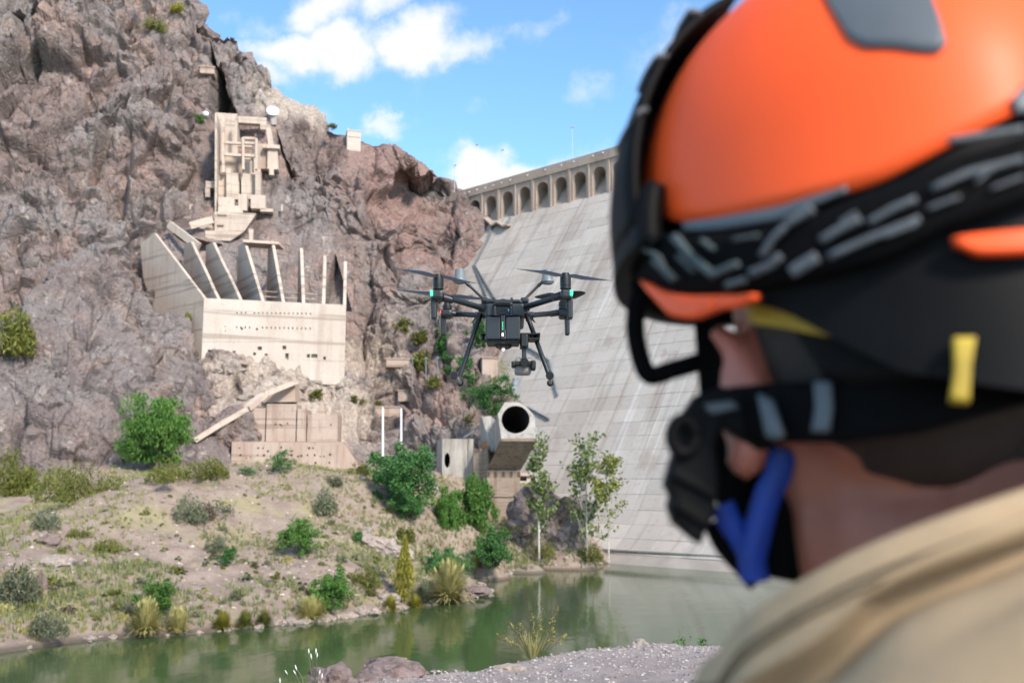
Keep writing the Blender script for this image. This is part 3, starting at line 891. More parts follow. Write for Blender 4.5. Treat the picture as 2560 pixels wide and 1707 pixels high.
m.build('road_slab', M_CREST, dam)
m = MB().hexa([bp(S_L - 2, ztop + .9, -.2), bp(S_R, ztop + .9, -.2), bp(S_R, ztop + .9, .25), bp(S_L - 2, ztop + .9, .25), bp(S_L - 2, DAM_H, -.2), bp(S_R, DAM_H, -.2), bp(S_R, DAM_H, .25), bp(S_L - 2, DAM_H, .25)])
m.build('parapet', M_CREST, dam)
for k, c in enumerate(cents[:16]):
    s = c + step / 2
    w = .32 if k % 2 else .16
    MB().hexa([bp(s - w, zbot, -.3), bp(s + w, zbot, -.3), bp(s + w, zbot, .1), bp(s - w, zbot, .1), bp(s - w, ztop - .05, -.3), bp(s + w, ztop - .05, -.3), bp(s + w, ztop - .05, .1), bp(s - w, ztop - .05, .1)]).build('pilaster', M_CREST, dam)
for px, py in [(1175, 481), (1194, 475), (1215, 470), (1235, 464), (1256, 458), (1277, 451), (1320, 439), (1365, 425), (1405, 414), (1436, 405), (1484, 391), (1509, 383)]:
    s, z = band_hit(px, py)
    MB().lathe(bp(s, z, -.2), tuple(-DN), [(0, .17), (.14, .17), (.24, .1)], 10).build('parapet_light', M_WHITE, dam, True)
MB().hexa([fp(S_L, 0), fp(S_R, 0), fp(S_R, 0) + DN * 5, fp(S_L, 0) + DN * 5, bp(S_L, DAM_ZB - 1, 8.9), bp(S_R, DAM_ZB - 1, 8.9), bp(S_R, DAM_ZB - 1, 9), bp(S_L, DAM_ZB - 1, 9)]) if False else None
# lamp posts along the crest road
for px, py0, py1, lab in [(1128, 416, 470, 'thin lamp post on the dam crest nearest the cliff'), (1184, 364, 470, 'tall thin mast with side arms on the dam crest'),
                          (1247, 377, 452, 'lamp post with twin head rising from the dam crest above the third arch'), (1423, 320, 402, 'lamp post with twin head rising from the dam crest beside the helmet')]:
    s, z = band_hit(px, py1); base = bp(s, DAM_H - 1.35, 1.2)
    top_z = band_hit(px, py0)[1] + .4
    t = thing('lamp_post', lab, 'lamp post', base, 'lamp posts on the dam crest')
    tp = base.copy(); tp[2] = top_z
    MB().tube([base, (base + tp) / 2, tp], [.11, .09, .06], 6).build('pole', M_POLE, t)
    for sg in (-1, 1):
        MB().beam(tp, tp + DA * .55 * sg + np.array([0, 0, .15]), .28, .16).build('lamp_head', M_POLE, t)
# gallery walkway and stair against the left abutment
def dz4(x, y): return 1000 + x / 3.485, 300 + y / 3.485
def dface(px, py, out=.25):
    s, z, Y = dam_hit(px, py); return fp(s, z, out)
stair = thing('steel_stairway', 'grey steel access stair zigzagging down the dam face by the cliff', 'stairway', dface(1187, 668))
for a, b, w in [((1234, 568), (1222, 600), .6), ((1222, 600), (1187, 666), .6), ((1187, 666), (1217, 742), .32), ((1190, 668), (1240, 752), .32)]:
    MB().beam(dface(*a, .3), dface(*b, .3), w, .35, (0, -1, .5)).build('flight', M_STEELD, stair)
wk = thing('walkway', 'thin concrete walkway slab stepping around the abutment under the arches', 'walkway', bp(band_hit(1205, 545)[0], 60, -1))
pts = [(1180, 530), (1205, 536), (1234, 563), (1246, 556), (1262, 566), (1272, 563)]
for a, b in zip(pts[:-1], pts[1:]):
    A = at(*a, dam_hit(*a)[2] - 2.0); B = at(*b, dam_hit(*b)[2] - 2.0)
    MB().beam(A, B, 1.8, .35).build('walkway_slab', M_CREST, wk)
MB().beam(at(1268, 562, dam_hit(1268, 562)[2] - 1.5), at(1275, 543, dam_hit(1275, 543)[2] - 1.5), .4, .3).build('end_rail', M_STEEL, wk)
for a, b, lab in [((1300, 940), (1278, 1020), 'grey steel chute lying on the dam face above the outlet'), ((1376, 905), (1397, 992), 'thin steel pipe running down the dam face below the drone'), ((1318, 870), (1376, 905), 'thin steel pipe crossing behind the drone camera'),
                  ((1322, 1022), (1376, 1051), 'dark handrail beam sloping from the outlet to the dam face')]:
    w = 1.1 if 'chute' in lab else .22
    t = thing('steel_chute' if 'chute' in lab else 'steel_pipe', lab, 'chute' if 'chute' in lab else 'pipe', dface(*b))
    MB().beam(dface(*a, .45), dface(*b, .45), w, .5, (0, -1, .6)).build('channel' if 'chute' in lab else 'pipe_run', M_STEEL, t)
    for f in (.1, .9):
        p = dface(*a, .2) * (1 - f) + dface(*b, .2) * f
        MB().box(p, (.5, .5, .5)).build('bracket', M_STEEL, t)
# apron sill at the water line
sillA, sillB = onz(1545, 1398, .55), onz(1905, 1421, .55)
dirs = (sillB - sillA); dirs /= np.linalg.norm(dirs); nb = np.array([-dirs[1], dirs[0], 0.]); nb = nb if nb[1] > 0 else -nb
sillA = sillA - dirs * 12; sillB = sillB + dirs * 70
sill = thing('apron_sill', 'long low concrete sill wall between the dam toe and the water', 'wall', (sillA + sillB) / 2)
def sp(p, z, d): q = p + nb * d; q = q.copy(); q[2] = z; return q
MB().hexa([sp(sillA, -1, 1), sp(sillB, -1, 1), sp(sillB, -1, 3), sp(sillA, -1, 3), sp(sillA, 1.75, 1), sp(sillB, 1.75, 1), sp(sillB, 1.75, 12), sp(sillA, 1.75, 12)]).build('sill_wall', M_GREYC, sill)
MB().hexa([sp(sillA, -1, 0), sp(sillB, -1, 0), sp(sillB, -1, 1.2), sp(sillA, -1, 1.2), sp(sillA, .35, 0), sp(sillB, .35, 0), sp(sillB, .35, 1.2), sp(sillA, .35, 1.2)]).build('footing', M_GREYC, sill)
MB().hexa([sp(sillA, 1.75, .8), sp(sillB, 1.75, .8), sp(sillB, 1.75, 14), sp(sillA, 1.75, 14), sp(sillA, 1.95, .8), sp(sillB, 1.95, .8), sp(sillB, 2.6, 16), sp(sillA, 2.6, 16)]).build('apron', M_DAM, sill)

# ------------------------------------------------------------------ FINNED POWERHOUSE RUIN
TL = at(510, 745, 186); TR = onz(865, 762, TL[2])
ph = thing('powerhouse_ruin', 'roofless cream concrete ruin with fan of fin walls on the cliff', 'ruin', at(690, 900, 188))
pl = Plane(TL, TR - TL); W = (TR - TL) @ pl.e1
vb = pl.px(865, 962)[1]
def H(x0, y0, x1, y1, dep):
    a, b = pl.px(x0, y1); c, d = pl.px(x1, y0); return (a, b, c, d, dep)
holes = [H(*q, 2.5) for q in [(519, 874, 531, 882), (537, 873, 547, 884), (581, 877, 589, 888), (633, 881, 640, 888), (644, 866, 655, 875), (661, 884, 669, 894), (706, 864, 716, 873), (713, 883, 722, 898),
                              (767, 885, 775, 894), (778, 885, 794, 894), (808, 891, 815, 899)]]
holes += [H(591 + k * 10.8, 780 + k * .12, 594.2 + k * 10.8, 784 + k * .12, .5) for k in range(18) if k not in (3,)]
holes += [H(590 + k * 10.8, 815 + k * .2, 593 + k * 10.8, 820.5 + k * .2, .5) for k in range(18) if k not in (4, 5)]
holes += [H(602, 819, 607, 825, .5), H(640, 820, 645, 826, .5), H(562, 815, 564.5, 818, .4), H(562, 825, 564.5, 829, .4)]
wall_openings(pl, 0, W, vb, 0, holes, 1.0).build('front_wall', M_CREAM, ph)
F_TOP = [(510, 745), (545, 747), (600, 749), (655, 751), (706, 754), (756, 757), (806, 759), (859, 762)]
F_BACK = [(386, 583), (477, 604), (532, 606), (610, 606), (680, 612), (750, 620), (809, 638), (860, 653)]
F_LEN = [13, 13.5, 13, 11, 10.5, 10, 9, 8]
for k, (f, b, L) in enumerate(zip(F_TOP, F_BACK, F_LEN)):
    A = onz(f[0], f[1], TL[2] + .02 * (k == 0)); A = A + pl.e2 * (.0 if k == 0 else 1.0)
    B = at(b[0], b[1], A[1] + L)
    d = B - A; d[2] = 0; Lh = np.linalg.norm(d); d /= Lh
    s = np.array([-d[1], d[0], 0]) * -.31
    if k == 0:     # the tall outer side wall reaches far down and back to a broken end
        C = at(326, 605, B[1] + 2.0); D = at(322, 690, C[1] - 2); E = at(375, 760, A[1] + 9); G = at(455, 800, A[1] + 4); zlow = vb + TL[2]
        A0 = A.copy(); A0[2] = zlow
        poly = [A, B, C, D, E - np.array([0, 0, 4]), G - np.array([0, 0, 9]), A0]
        # keep the outline in the wall's own vertical plane
        pp = []
        for p in poly:
            h = (p - A)[:2] @ d[:2]
            q = A + d * h; q[2] = p[2]; pp.append(q)
        MB().prism(pp, s * 2).build('side_wall', M_TAN, ph)
    else:
        zl = TL[2] - 6
        P0, P1 = A.copy(), B + d * 4; P2 = P1.copy()
        Al, Bl = A.copy(), P1.copy(); Al[2] = zl; Bl[2] = zl
        n = 5; jr = random.Random(k)
        poly = [A + (B - A) * (i / n) + np.array([0, 0, jr.uniform(-.12, .12) if 0 < i < n else 0]) for i in range(n + 1)]
        P1[2] = B[2] + .2
        MB().prism(poly + [P1, Bl, Al], s * 2).build('fin_wall', M_TAN, ph)
A = at(607, 605, 199); B = at(697, 611, 202)
MB().hexa([A, B, B + np.array([0, 5, 0]), A + np.array([0, 5, 0]), A + np.array([0, 0, .55]), B + np.array([0, 0, .55]), B + np.array([0, 5, .55]), A + np.array([0, 5, .55])]).build('roof_slab', M_TAN, ph)
MB().beam(at(628, 605, 203), at(628, 584, 203), .7, .7, (1, 0, 0)).build('post', M_TAN, ph)
for y in (728, 741):
    MB().tube([at(655, y, 193), at(806, y + 8, 199)], .09, 5).build('tie_rod', M_TAN, ph)
MB().hexa([pl.pt(W - .6, vb - 3, -.0), pl.pt(W + .02, vb - 3, -.0), pl.pt(W + .02, vb - 3, 12), pl.pt(W - .6, vb - 3, 12), pl.pt(W - .6, -.03, 1.02), pl.pt(W + .02, -.03, 1.02), pl.pt(W + .02, -.03, 8), pl.pt(W - .6, -.03, 8)]).build('end_wall', M_CREAM, ph)

# ------------------------------------------------------------------ CLIFF SHAFT RUIN
tw = thing('shaft_ruin', 'tall cream concrete shaft ruin with open frame climbing the cliff', 'ruin', at(600, 600, 213))
def z4(x, y): return 450 + x / 4.48, 250 + y / 4.48
def tb(name, x0, y0, x1, y1, Y, dep, x0b=None, x1b=None, mat=None, yaw=.18):
    a = z4(x0, y0); b = z4(x1, y1)
    m = MB(); pxbox(m, a[0], a[1], b[0], b[1], Y, dep, yaw, None if x0b is None else z4(x0b, 0)[0], None if x1b is None else z4(x1b, 0)[0])
    return m.build(name, mat or M_TAN, tw)
tb('back_wall', 400, 150, 640, 620, 229, 10)
tb('back_wall', 408, 600, 880, 880, 226, 10)
tb('step_wall', 412, 840, 660, 1110, 223, 8)
tb('step_wall', 690, 830, 900, 1110, 223.5, 8)
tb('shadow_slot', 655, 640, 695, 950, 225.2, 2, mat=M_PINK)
tb('pier', 520, 770, 572, 1110, 221.5, 3)
tb('pier', 572, 820, 650, 1110, 222.4, 3)
tb('pier', 843, 770, 902, 1110, 221.5, 4)
tb('merlon', 432, 1090, 606, 1200, 218.5, 5)
tb('merlon', 655, 1055, 750, 1235, 218.5, 5)
tb('merlon', 795, 1065, 955, 1215, 218.5, 5)
tb('base_block', 430, 1180, 700, 1270, 218, 6)
tb('base_wall', 395, 1260, 850, 1490, 217, 8, 395, 700)
tb('base_wall', 290, 1470, 700, 1575, 215.5, 8, 290, 560)
tb('corner_edge', 392, 145, 414, 1480, 218.6, 12, 388, 408)
tb('ledge', 425, 1255, 520, 1290, 216.2, 2)
tb('ledge', 425, 1380, 490, 1400, 215.9, 2)
# the open frame
for x0, y0, x1, y1, Y in [(470, 160, 500, 810, 221), (695, 415, 722, 775, 221), (843, 430, 868, 775, 221), (618, 155, 640, 470, 225), (805, 540, 826, 800, 223.5), (470, 385, 490, 470, 223)]:
    tb('frame_column', x0, y0, x1, y1, Y, .9)
for x0, y0, x1, y1, Y in [(500, 466, 695, 492, 221.1), (722, 468, 843, 494, 221.1), (500, 598, 695, 626, 221.1), (722, 604, 843, 634, 221.1), (722, 415, 843, 440, 221.1), (640, 505, 805, 528, 223.6), (722, 648, 805, 668, 223.6)]:
    tb('frame_beam', x0, y0, x1, y1, Y, .8)
tb('wall_panel', 868, 490, 990, 770, 227, 3, mat=M_PINK)
tb('arch_wall', 640, 190, 965, 262, 233, 2)
tb('arch_wall', 900, 262, 965, 330, 233, 2)
tb('raking_pier', 955, 280, 1012, 505, 228.5, 2.2, 990, 1050)
tb('platform', 935, 500, 1115, 540, 225.5, 5)
tb('platform_pier', 985, 540, 1090, 775, 226.3, 4, 978, 1102)
tb('platform_pier', 1000, 770, 1050, 840, 226, 3)
tb('arch_stub', 290, 912, 405, 985, 221, 3)
tb('arch_stub', 283, 980, 335, 1085, 221, 3)
tb('ring_wall', 102, 1172, 215, 1330, 219, 2, 112, 150)
tb('ring_wall', -20, 1310, 150, 1400, 217.5, 2, -60, 150)
tb('ring_wall', 190, 1400, 390, 1480, 217, 2)
tb('ring_wall', 185, 1475, 260, 1540, 216, 2)
m = MB(); a, b = (423, 561), (497, 617)
m.beam(at(*a, 210), at(*b, 205), .7, 1.6).build('sloping_kerb', M_TAN, tw)
MB().beam(at(475, 565, 213), at(532, 549, 215), .6, 1.6).build('sloping_kerb', M_TAN, tw)
tb('stub', 765, 1440, 820, 1580, 214.5, 1.2, 790, 815)
tb('stub', 1133, 1170, 1150, 1245, 221, 1.0)
tb('footing', 900, 1215, 1040, 1250, 219, 3)

# ------------------------------------------------------------------ RETAINING WALLS at the foot
def z6(x, y): return 450 + x / 4.48, 850 + y / 4.48
rw = thing('retaining_wall', 'long pockmarked concrete wall at the cliff foot beside the lone shrub', 'wall', at(720, 1176, 168))
O = at(577, 1176, 169); pw = Plane(O, (1, .05, 0))
u1 = pw.px(857, 1140)[0]; v1 = pw.px(700, 1104)[1]
hr = random.Random(3); holes = []
for x, y in [(664, 1207), (875, 1208), (930, 1210), (1133, 1203), (675, 1287), (745, 1318), (790, 1310), (940, 1290), (1015, 1303), (1058, 1305), (1250, 1288), (1322, 1302), (1357, 1296), (1430, 1287), (1508, 1287), (1572, 1302), (1610, 1303), (1680, 1282),
             (690, 1387), (847, 1387), (1262, 1382), (1415, 1378), (1518, 1374), (1672, 1372), (870, 1287), (1236, 1209), (1445, 1208), (1490, 1208), (985, 1245)]:
    u, v = pw.px(*z6(x, y)); r = hr.uniform(.09, .2); holes.append((u - r, v - r, u + r, v + r, .6))
wall_openings(pw, 0, u1, -2.5, v1, holes, 5).build('wall_face', M_PINK, rw)
c0, c1, c2, c3 = pw.pt(u1 + .01, -2.5), pw.pt(u1 + 4.2, -2.5, 1), pw.pt(u1 + 2.9, .2, 1), pw.pt(u1 + .01, v1 - .1)
MB().prism([c0, c1, c2, c3], pw.e2 * 3).build('end_buttress', M_PINK, rw)
for zx in (1020, 1590, 1760):
    u = pw.px(*z6(zx, 1250))[0]
    MB().hexa([pw.pt(u, -.5, -.12), pw.pt(u + .25, -.5, -.12), pw.pt(u + .25, -.5, .05), pw.pt(u, -.5, .05), pw.pt(u, v1 - .5, -.12), pw.pt(u + .25, v1 - .5, -.12), pw.pt(u + .25, v1 - .5, .05), pw.pt(u, v1 - .5, .05)]).build('rib', M_PINK, rw)
uw = thing('upper_wall', 'stepped pink concrete wall above the pockmarked retaining wall', 'wall', at(730, 1101, 173))
pu = Plane(at(615, 1103, 173.2), (1, .05, 0))
def U(x0, y0, x1, y1, hs=()):
    a, b = pu.px(*z6(x0, y1)); c, d = pu.px(*z6(x1, y0))
    hh = [(pu.px(*z6(x, y))[0] - .13, pu.px(*z6(x, y))[1] - .13, pu.px(*z6(x, y))[0] + .13, pu.px(*z6(x, y))[1] + .13, .5) for x, y in hs]
    return a, b, c, d, hh
for (x0, y0, x1, y1), dofs, hs in [((740, 760, 960, 1135), .03, [(852, 950)]), ((960, 715, 1305, 1135), 0, [(1120, 943), (1137, 960), (1070, 940), (1205, 935)]), ((1305, 770, 1420, 1135), .035, []), ((1420, 832, 1770, 1135), .02, [(1427, 950), (1690, 948)])]:
    a, b, c, d, hh = U(x0, y0, x1, y1, hs)
    q = Plane(pu.O + pu.e2 * dofs, pu.e1)
    wall_openings(q, a, c - .03, b, d, hh, 6).build('wall_section', M_PINK, uw)
a, b, c, d, hh = U(1510, 690, 1625, 840); MB().hexa([pu.pt(a, b, 1), pu.pt(c, b, 1), pu.pt(c, b, 3), pu.pt(a, b, 3), pu.pt(a + .8, d, 1), pu.pt(c - .4, d, 1), pu.pt(c - .4, d, 3), pu.pt(a + .8, d, 3)]).build('broken_pier', M_PINK, uw)
MB().beam(pu.pt(*pu.px(*z6(640, 868)), -.35), pu.pt(*pu.px(*z6(815, 885)), -.35), .6, .5).build('projecting_beam', M_PINK, uw)
rp = thing('ramp_wall', 'long narrow concrete ramp kerb climbing diagonally from the big tree to the ruin', 'ramp', at(490, 1100, 169))
RP = [((150, 1125), 167.5), ((440, 945), 169.5), ((740, 770), 172), ((930, 610), 176), ((1285, 465), 180)]
for (a, Ya), (b, Yb) in zip(RP[:-1], RP[1:]):
    A, B = at(*z6(*a), Ya), at(*z6(*b), Yb)
    A = A + np.array([0, .3, 0]); B = B + np.array([0, .3, 0]); MB().beam(A, B, 1.5, .85).build('ramp_section', M_TAN, rp)
MB().prism([at(*z6(925, 620), 180.5), at(*z6(1285, 480), 180.5), at(*z6(1290, 690), 180.5), at(*z6(925, 700), 180.5)], (0, 4, 0)).build('landing_wall', M_PINK, rp)
# small block house, satellite dish, white tank on the skyline ledge
bh = thing('block_house', 'small square cream block house on the skyline', 'building', at(884, 372, 241))
m = MB(); pb = Plane(at(867, 376, 240), (1, .25, 0)); ub = pb.px(902, 350)[0]; vt = pb.px(880, 328)[1]
wall_openings(pb, 0, ub, -1.5, vt, [(ub * .15 + k * ub * .17, vt * .66, ub * .15 + k * ub * .17 + .25, vt * .66 + .3, .5) for k in range(5)], 4).build('walls', M_CREAM, bh)
MB().hexa([pb.pt(-.1, vt + .01, -.1), pb.pt(ub + .1, vt + .01, -.1), pb.pt(ub + .1, vt + .01, 4.1), pb.pt(-.1, vt + .01, 4.1), pb.pt(-.1, vt + .25, -.1), pb.pt(ub + .1, vt + .25, -.1), pb.pt(ub + .1, vt + .25, 4.1), pb.pt(-.1, vt + .25, 4.1)]).build('roof', M_CREAM, bh)
MB().box(pb.pt(.4, vt + .6, 1), (.5, .5, .8)).build('vent', M_CREAM, bh)
dc = at(682, 277, 238)
dish = thing('satellite_dish', 'white satellite dish on a plinth at the cliff ledge', 'satellite dish', at(682, 300, 238))
ax = np.array([.28, -.86, .42]); ax /= np.linalg.norm(ax)
prof = [(-.55 + .55 * (r / 1.55) ** 2, r) for r in np.linspace(.05, 1.55, 8)]
MB().lathe(dc, ax, prof, 26, False).build('reflector', M_WHITE, dish, True).modifiers.new('thick', 'SOLIDIFY').thickness = .05
MB().tube([dc - ax * .5, at(684, 292, 238.6)], .1, 8).build('mast', M_STEEL, dish)
for k in range(3):
    a = 2 * math.pi * k / 3; s_ = Vector(ax).orthogonal().normalized(); q = Matrix.Rotation(a, 3, Vector(ax)) @ s_
    MB().tube([V(dc) + q * 1.5, V(dc) + Vector(ax) * 1.1], .03, 5).build('feed_strut', M_WHITE, dish)
MB().lathe(dc + ax * .95, ax, [(0, .14), (.3, .1)], 10).build('feed_horn', M_WHITE, dish)
m = MB(); pxbox(m, 676, 291, 690, 312, 238, 2.2); m.build('plinth', M_GREYC, dish, bevel=.06)
tk = thing('water_tank', 'small round white tank on the ledge above the shaft ruin', 'tank', at(514, 287, 236))
MB().lathe(at(514, 286, 236), (0, 0, 1), [(-.6, .75), (.35, .75), (.6, .55), (.7, .2)], 18).build('tank_shell', M_WHITE, tk, True)
MB().lathe(at(514, 286, 236) + np.array([0, 0, .65]), (0, 0, 1), [(0, .15), (.15, .15)], 10).build('cap', M_GREYC, tk)
m = MB(); pxbox(m, 504, 280, 510, 287, 236, .6); m.build('pump_box', M_GREYC, tk)

# ------------------------------------------------------------------ OUTLET WORKS
def zo(x, y): return 1080 + x / 5.059, 980 + y / 5.059
ow = thing('outlet_tower', 'concrete outlet duct with big round opening tilted up on a pier', 'outlet', at(1255, 1290, 150))
YF = 148.0
outl = [(875, 588), (833, 275), (922, 125), (1105, 130), (1210, 200), (1290, 292), (1330, 582)]
tilt = lambda y: YF + (590 - y) * .0075
front = [at(*zo(x, y), tilt(y)) for x, y in outl]
axis = at(*zo(640, 620), YF + 15) - at(*zo(860, 420), YF)
back_off = np.array([-2.2, 15.0, -3.6])
cpx = np.array([1057, 347]); rx, ry = 178, 174
NC = 40
ring = [(cpx[0] + rx * math.cos(2 * math.pi * k / NC), cpx[1] + ry * math.sin(2 * math.pi * k / NC)) for k in range(NC)]
def on_poly(ang):
    d = np.array([math.cos(ang), math.sin(ang)]); best = None
    for a, b in zip(outl, outl[1:] + outl[:1]):
        a_, b_ = np.array(a, float), np.array(b, float); e = b_ - a_
        M2 = np.array([[d[0], -e[0]], [d[1], -e[1]]])
        if abs(np.linalg.det(M2)) < 1e-9: continue
        t, u = np.linalg.solve(M2, a_ - cpx)
        if t > 0 and -1e-6 <= u <= 1 + 1e-6 and (best is None or t < best): best = t
    return cpx + d * best
angs = sorted([2 * math.pi * k / NC for k in range(NC)] + [math.atan2(y - cpx[1], x - cpx[0]) % (2 * math.pi) for x, y in outl])
m = MB(); nA = len(angs)
ro = [at(*zo(*on_poly(a)), tilt(on_poly(a)[1])) for a in angs]
rc = [(cpx[0] + rx * math.cos(a), cpx[1] + ry * math.sin(a)) for a in angs]
ri = [at(*zo(*q), tilt(q[1])) for q in rc]
m.add(ro + ri, [(i, (i + 1) % nA, nA + (i + 1) % nA, nA + i) for i in range(nA)])
nF = len(front)
m.add(front + [p + back_off for p in front], [(i, (i + 1) % nF, nF + (i + 1) % nF, nF + i) for i in range(nF)] + [tuple(range(nF, 2 * nF))])
duct = m.build('duct', M_GREYC, ow)
m = MB(); m.add(ri + [p + back_off * .7 for p in ri], [(i, (i + 1) % nA, nA + (i + 1) % nA, nA + i) for i in range(nA)] + [tuple(range(nA, 2 * nA))])
m.build('bore', M_DARKIN, ow)
# lip and sloping soffit down to the pier
L0, L1 = at(*zo(876, 590), YF - .02), at(*zo(1330, 584), YF - .02); L0b, L1b = at(*zo(879, 618), YF), at(*zo(1326, 620), YF)
S0, S1 = at(*zo(695, 980), YF + 5.5), at(*zo(1128, 978), YF + 5.5)
bk = np.array([-.5, 9., -1.])
MB().add([L0, L1, L1b, L0b, S1, S0, L0 + bk, L1 + bk, S1 + bk * .4, S0 + bk * .4], [(3, 2, 1, 0), (3, 5, 4, 2), (0, 1, 7, 6), (1, 2, 4, 8, 7), (0, 6, 9, 5, 3), (6, 7, 8, 9), (5, 9, 8, 4)]).build('soffit', M_BROWNC, ow)
P0, P1 = at(*zo(693, 985), YF + 5.3), at(*zo(1122, 985), YF + 5.3); Q0, Q1 = at(*zo(700, 1700), YF + 5.3), at(*zo(1085, 1700), YF + 5.3)
dv = np.array([-.8, 7, 0])
pier = MB().hexa([Q0, Q1, Q1 + dv, Q0 + dv, P0, P1, P1 + dv, P0 + dv]).build('pier', M_BROWNC, ow)
for x in (712, 806, 905, 1003, 1100):
    A = at(*zo(x, 1005), YF + 5.25); B = at(*zo(x, 1070), YF + 5.25)
    MB().beam(A, B, .42, .12, (0, 1, 0)).build('drain_slot', M_SLOT, ow)
MB().beam(at(*zo(712, 1312), YF + 5.2), at(*zo(1080, 1312), YF + 5.2), .2, .25).build('string_course', M_BROWNC, ow)
# flank walls on the left
MB().prism([at(*zo(525, 800), YF + 7), at(*zo(700, 690), YF + 7), at(*zo(722, 980), YF + 7), at(*zo(700, 1300), YF + 7), at(*zo(610, 1300), YF + 7), at(*zo(527, 1080), YF + 7)], (-.5, 6, 0)).build('flank_wall', M_BROWNC, ow)
MB().prism([at(*zo(628, 308), YF + 11), at(*zo(745, 303), YF + 11), at(*zo(870, 420), YF + 9), at(*zo(760, 760), YF + 8), at(*zo(628, 690), YF + 11)], (-.5, 8, 0)).build('flank_wall', M_GREYC, ow)
vh = thing('valve_house', 'grey concrete valve house with oval hole joined to the outlet duct', 'building', at(1140, 1185, 158))
YV = 157.0
A0, A1 = at(*zo(128, 1030), YV), at(*zo(520, 1060), YV + 1.0)
pv = Plane(A0, A1 - A0); uL = pv.px(*zo(520, 800))[0]; vT = pv.px(*zo(300, 590))[1]
cu, cv = pv.px(*zo(193, 860)); ru = pv.px(*zo(228, 860))[0] - cu; rv = pv.px(*zo(193, 765))[1] - cv
m = MB(); NO = 28; vB = -2.5
an = sorted([2 * math.pi * k / NO for k in range(NO)] + [math.atan2(y - cv, x - cu) % (2 * math.pi) for x, y in ((0, vB), (uL, vB), (uL, vT), (0, vT))])
def onrect(a):
    dx, dy = math.cos(a), math.sin(a); t = 1e9
    if dx > 1e-9: t = min(t, (uL - cu) / dx)
    if dx < -1e-9: t = min(t, (0 - cu) / dx)
    if dy > 1e-9: t = min(t, (vT - cv) / dy)
    if dy < -1e-9: t = min(t, (vB - cv) / dy)
    return cu + dx * t, cv + dy * t
nO = len(an)
m.add([pv.pt(*onrect(a)) for a in an] + [pv.pt(cu + ru * math.cos(a), cv + rv * math.sin(a)) for a in an], [(i, (i + 1) % nO, nO + (i + 1) % nO, nO + i) for i in range(nO)])
rc_ = [(0, vB), (uL, vB), (uL, vT), (0, vT)]
m.add([pv.pt(*q) for q in rc_] + [pv.pt(*q, 7) for q in rc_], [(k, (k + 1) % 4, 4 + (k + 1) % 4, 4 + k) for k in range(4)] + [(4, 5, 6, 7)])
m.build('walls', M_GREYC, vh)
MB().add([pv.pt(cu + ru * math.cos(a), cv + rv * math.sin(a)) for a in an] + [pv.pt(cu + ru * math.cos(a), cv + rv * math.sin(a), 4) for a in an], [(i, (i + 1) % nO, nO + (i + 1) % nO, nO + i) for i in range(nO)] + [tuple(range(nO, 2 * nO))]).build('oval_bore', M_DARKIN, vh)
for x in (455,):
    u = pv.px(*zo(x, 800))[0]
    MB().hexa([pv.pt(u, vB, -.25), pv.pt(uL + .02, vB, -.25), pv.pt(uL + .02, vB, .1), pv.pt(u, vB, .1), pv.pt(u, vT + .01, -.25), pv.pt(uL + .02, vT + .01, -.25), pv.pt(uL + .02, vT + .01, .1), pv.pt(u, vT + .01, .1)]).build('corner_pier', M_GREYC, vh)
MB().prism([at(*zo(622, 715), YF + 6.8), at(*zo(650, 640), YF + 6.8), at(*zo(692, 598), YF + 6.8), at(*zo(700, 690), YF + 6.8)], (0, .5, 0)).build('orange_guard', M_RUST, vh)
MB().tube([at(*zo(400, 580), YV + 2), at(*zo(590, 445), YV + 5)], .12, 6).build('handrail', M_STEEL, vh)
MB().tube([at(*zo(590, 445), YV + 5), at(*zo(592, 580), YV + 5)], .08, 6).build('handrail', M_STEEL, vh)
gl = thing('concrete_gallery', 'low open concrete gallery frame between outlet pier and dam', 'frame', at(1330, 1205, 156))
for a, b, w in [((1112, 1040), (1390, 1040), .45), ((1112, 1135), (1330, 1138), .35)]:
    MB().beam(at(*zo(*a), 155), at(*zo(*b), 155), 2.2, w).build('gallery_beam', M_TAN, gl)
for x in (1222, 1330):
    MB().beam(at(*zo(x, 1045), 154.6), at(*zo(x, 1132), 154.6), .6, .5, (0, 1, 0)).build('gallery_post', M_TAN, gl)
MB().prism([at(*zo(1100, 1048), 157), at(*zo(1390, 1048), 157), at(*zo(1390, 1130), 157), at(*zo(1100, 1130), 157)], (0, .4, 0)).build('gallery_back', M_DARKIN, gl)
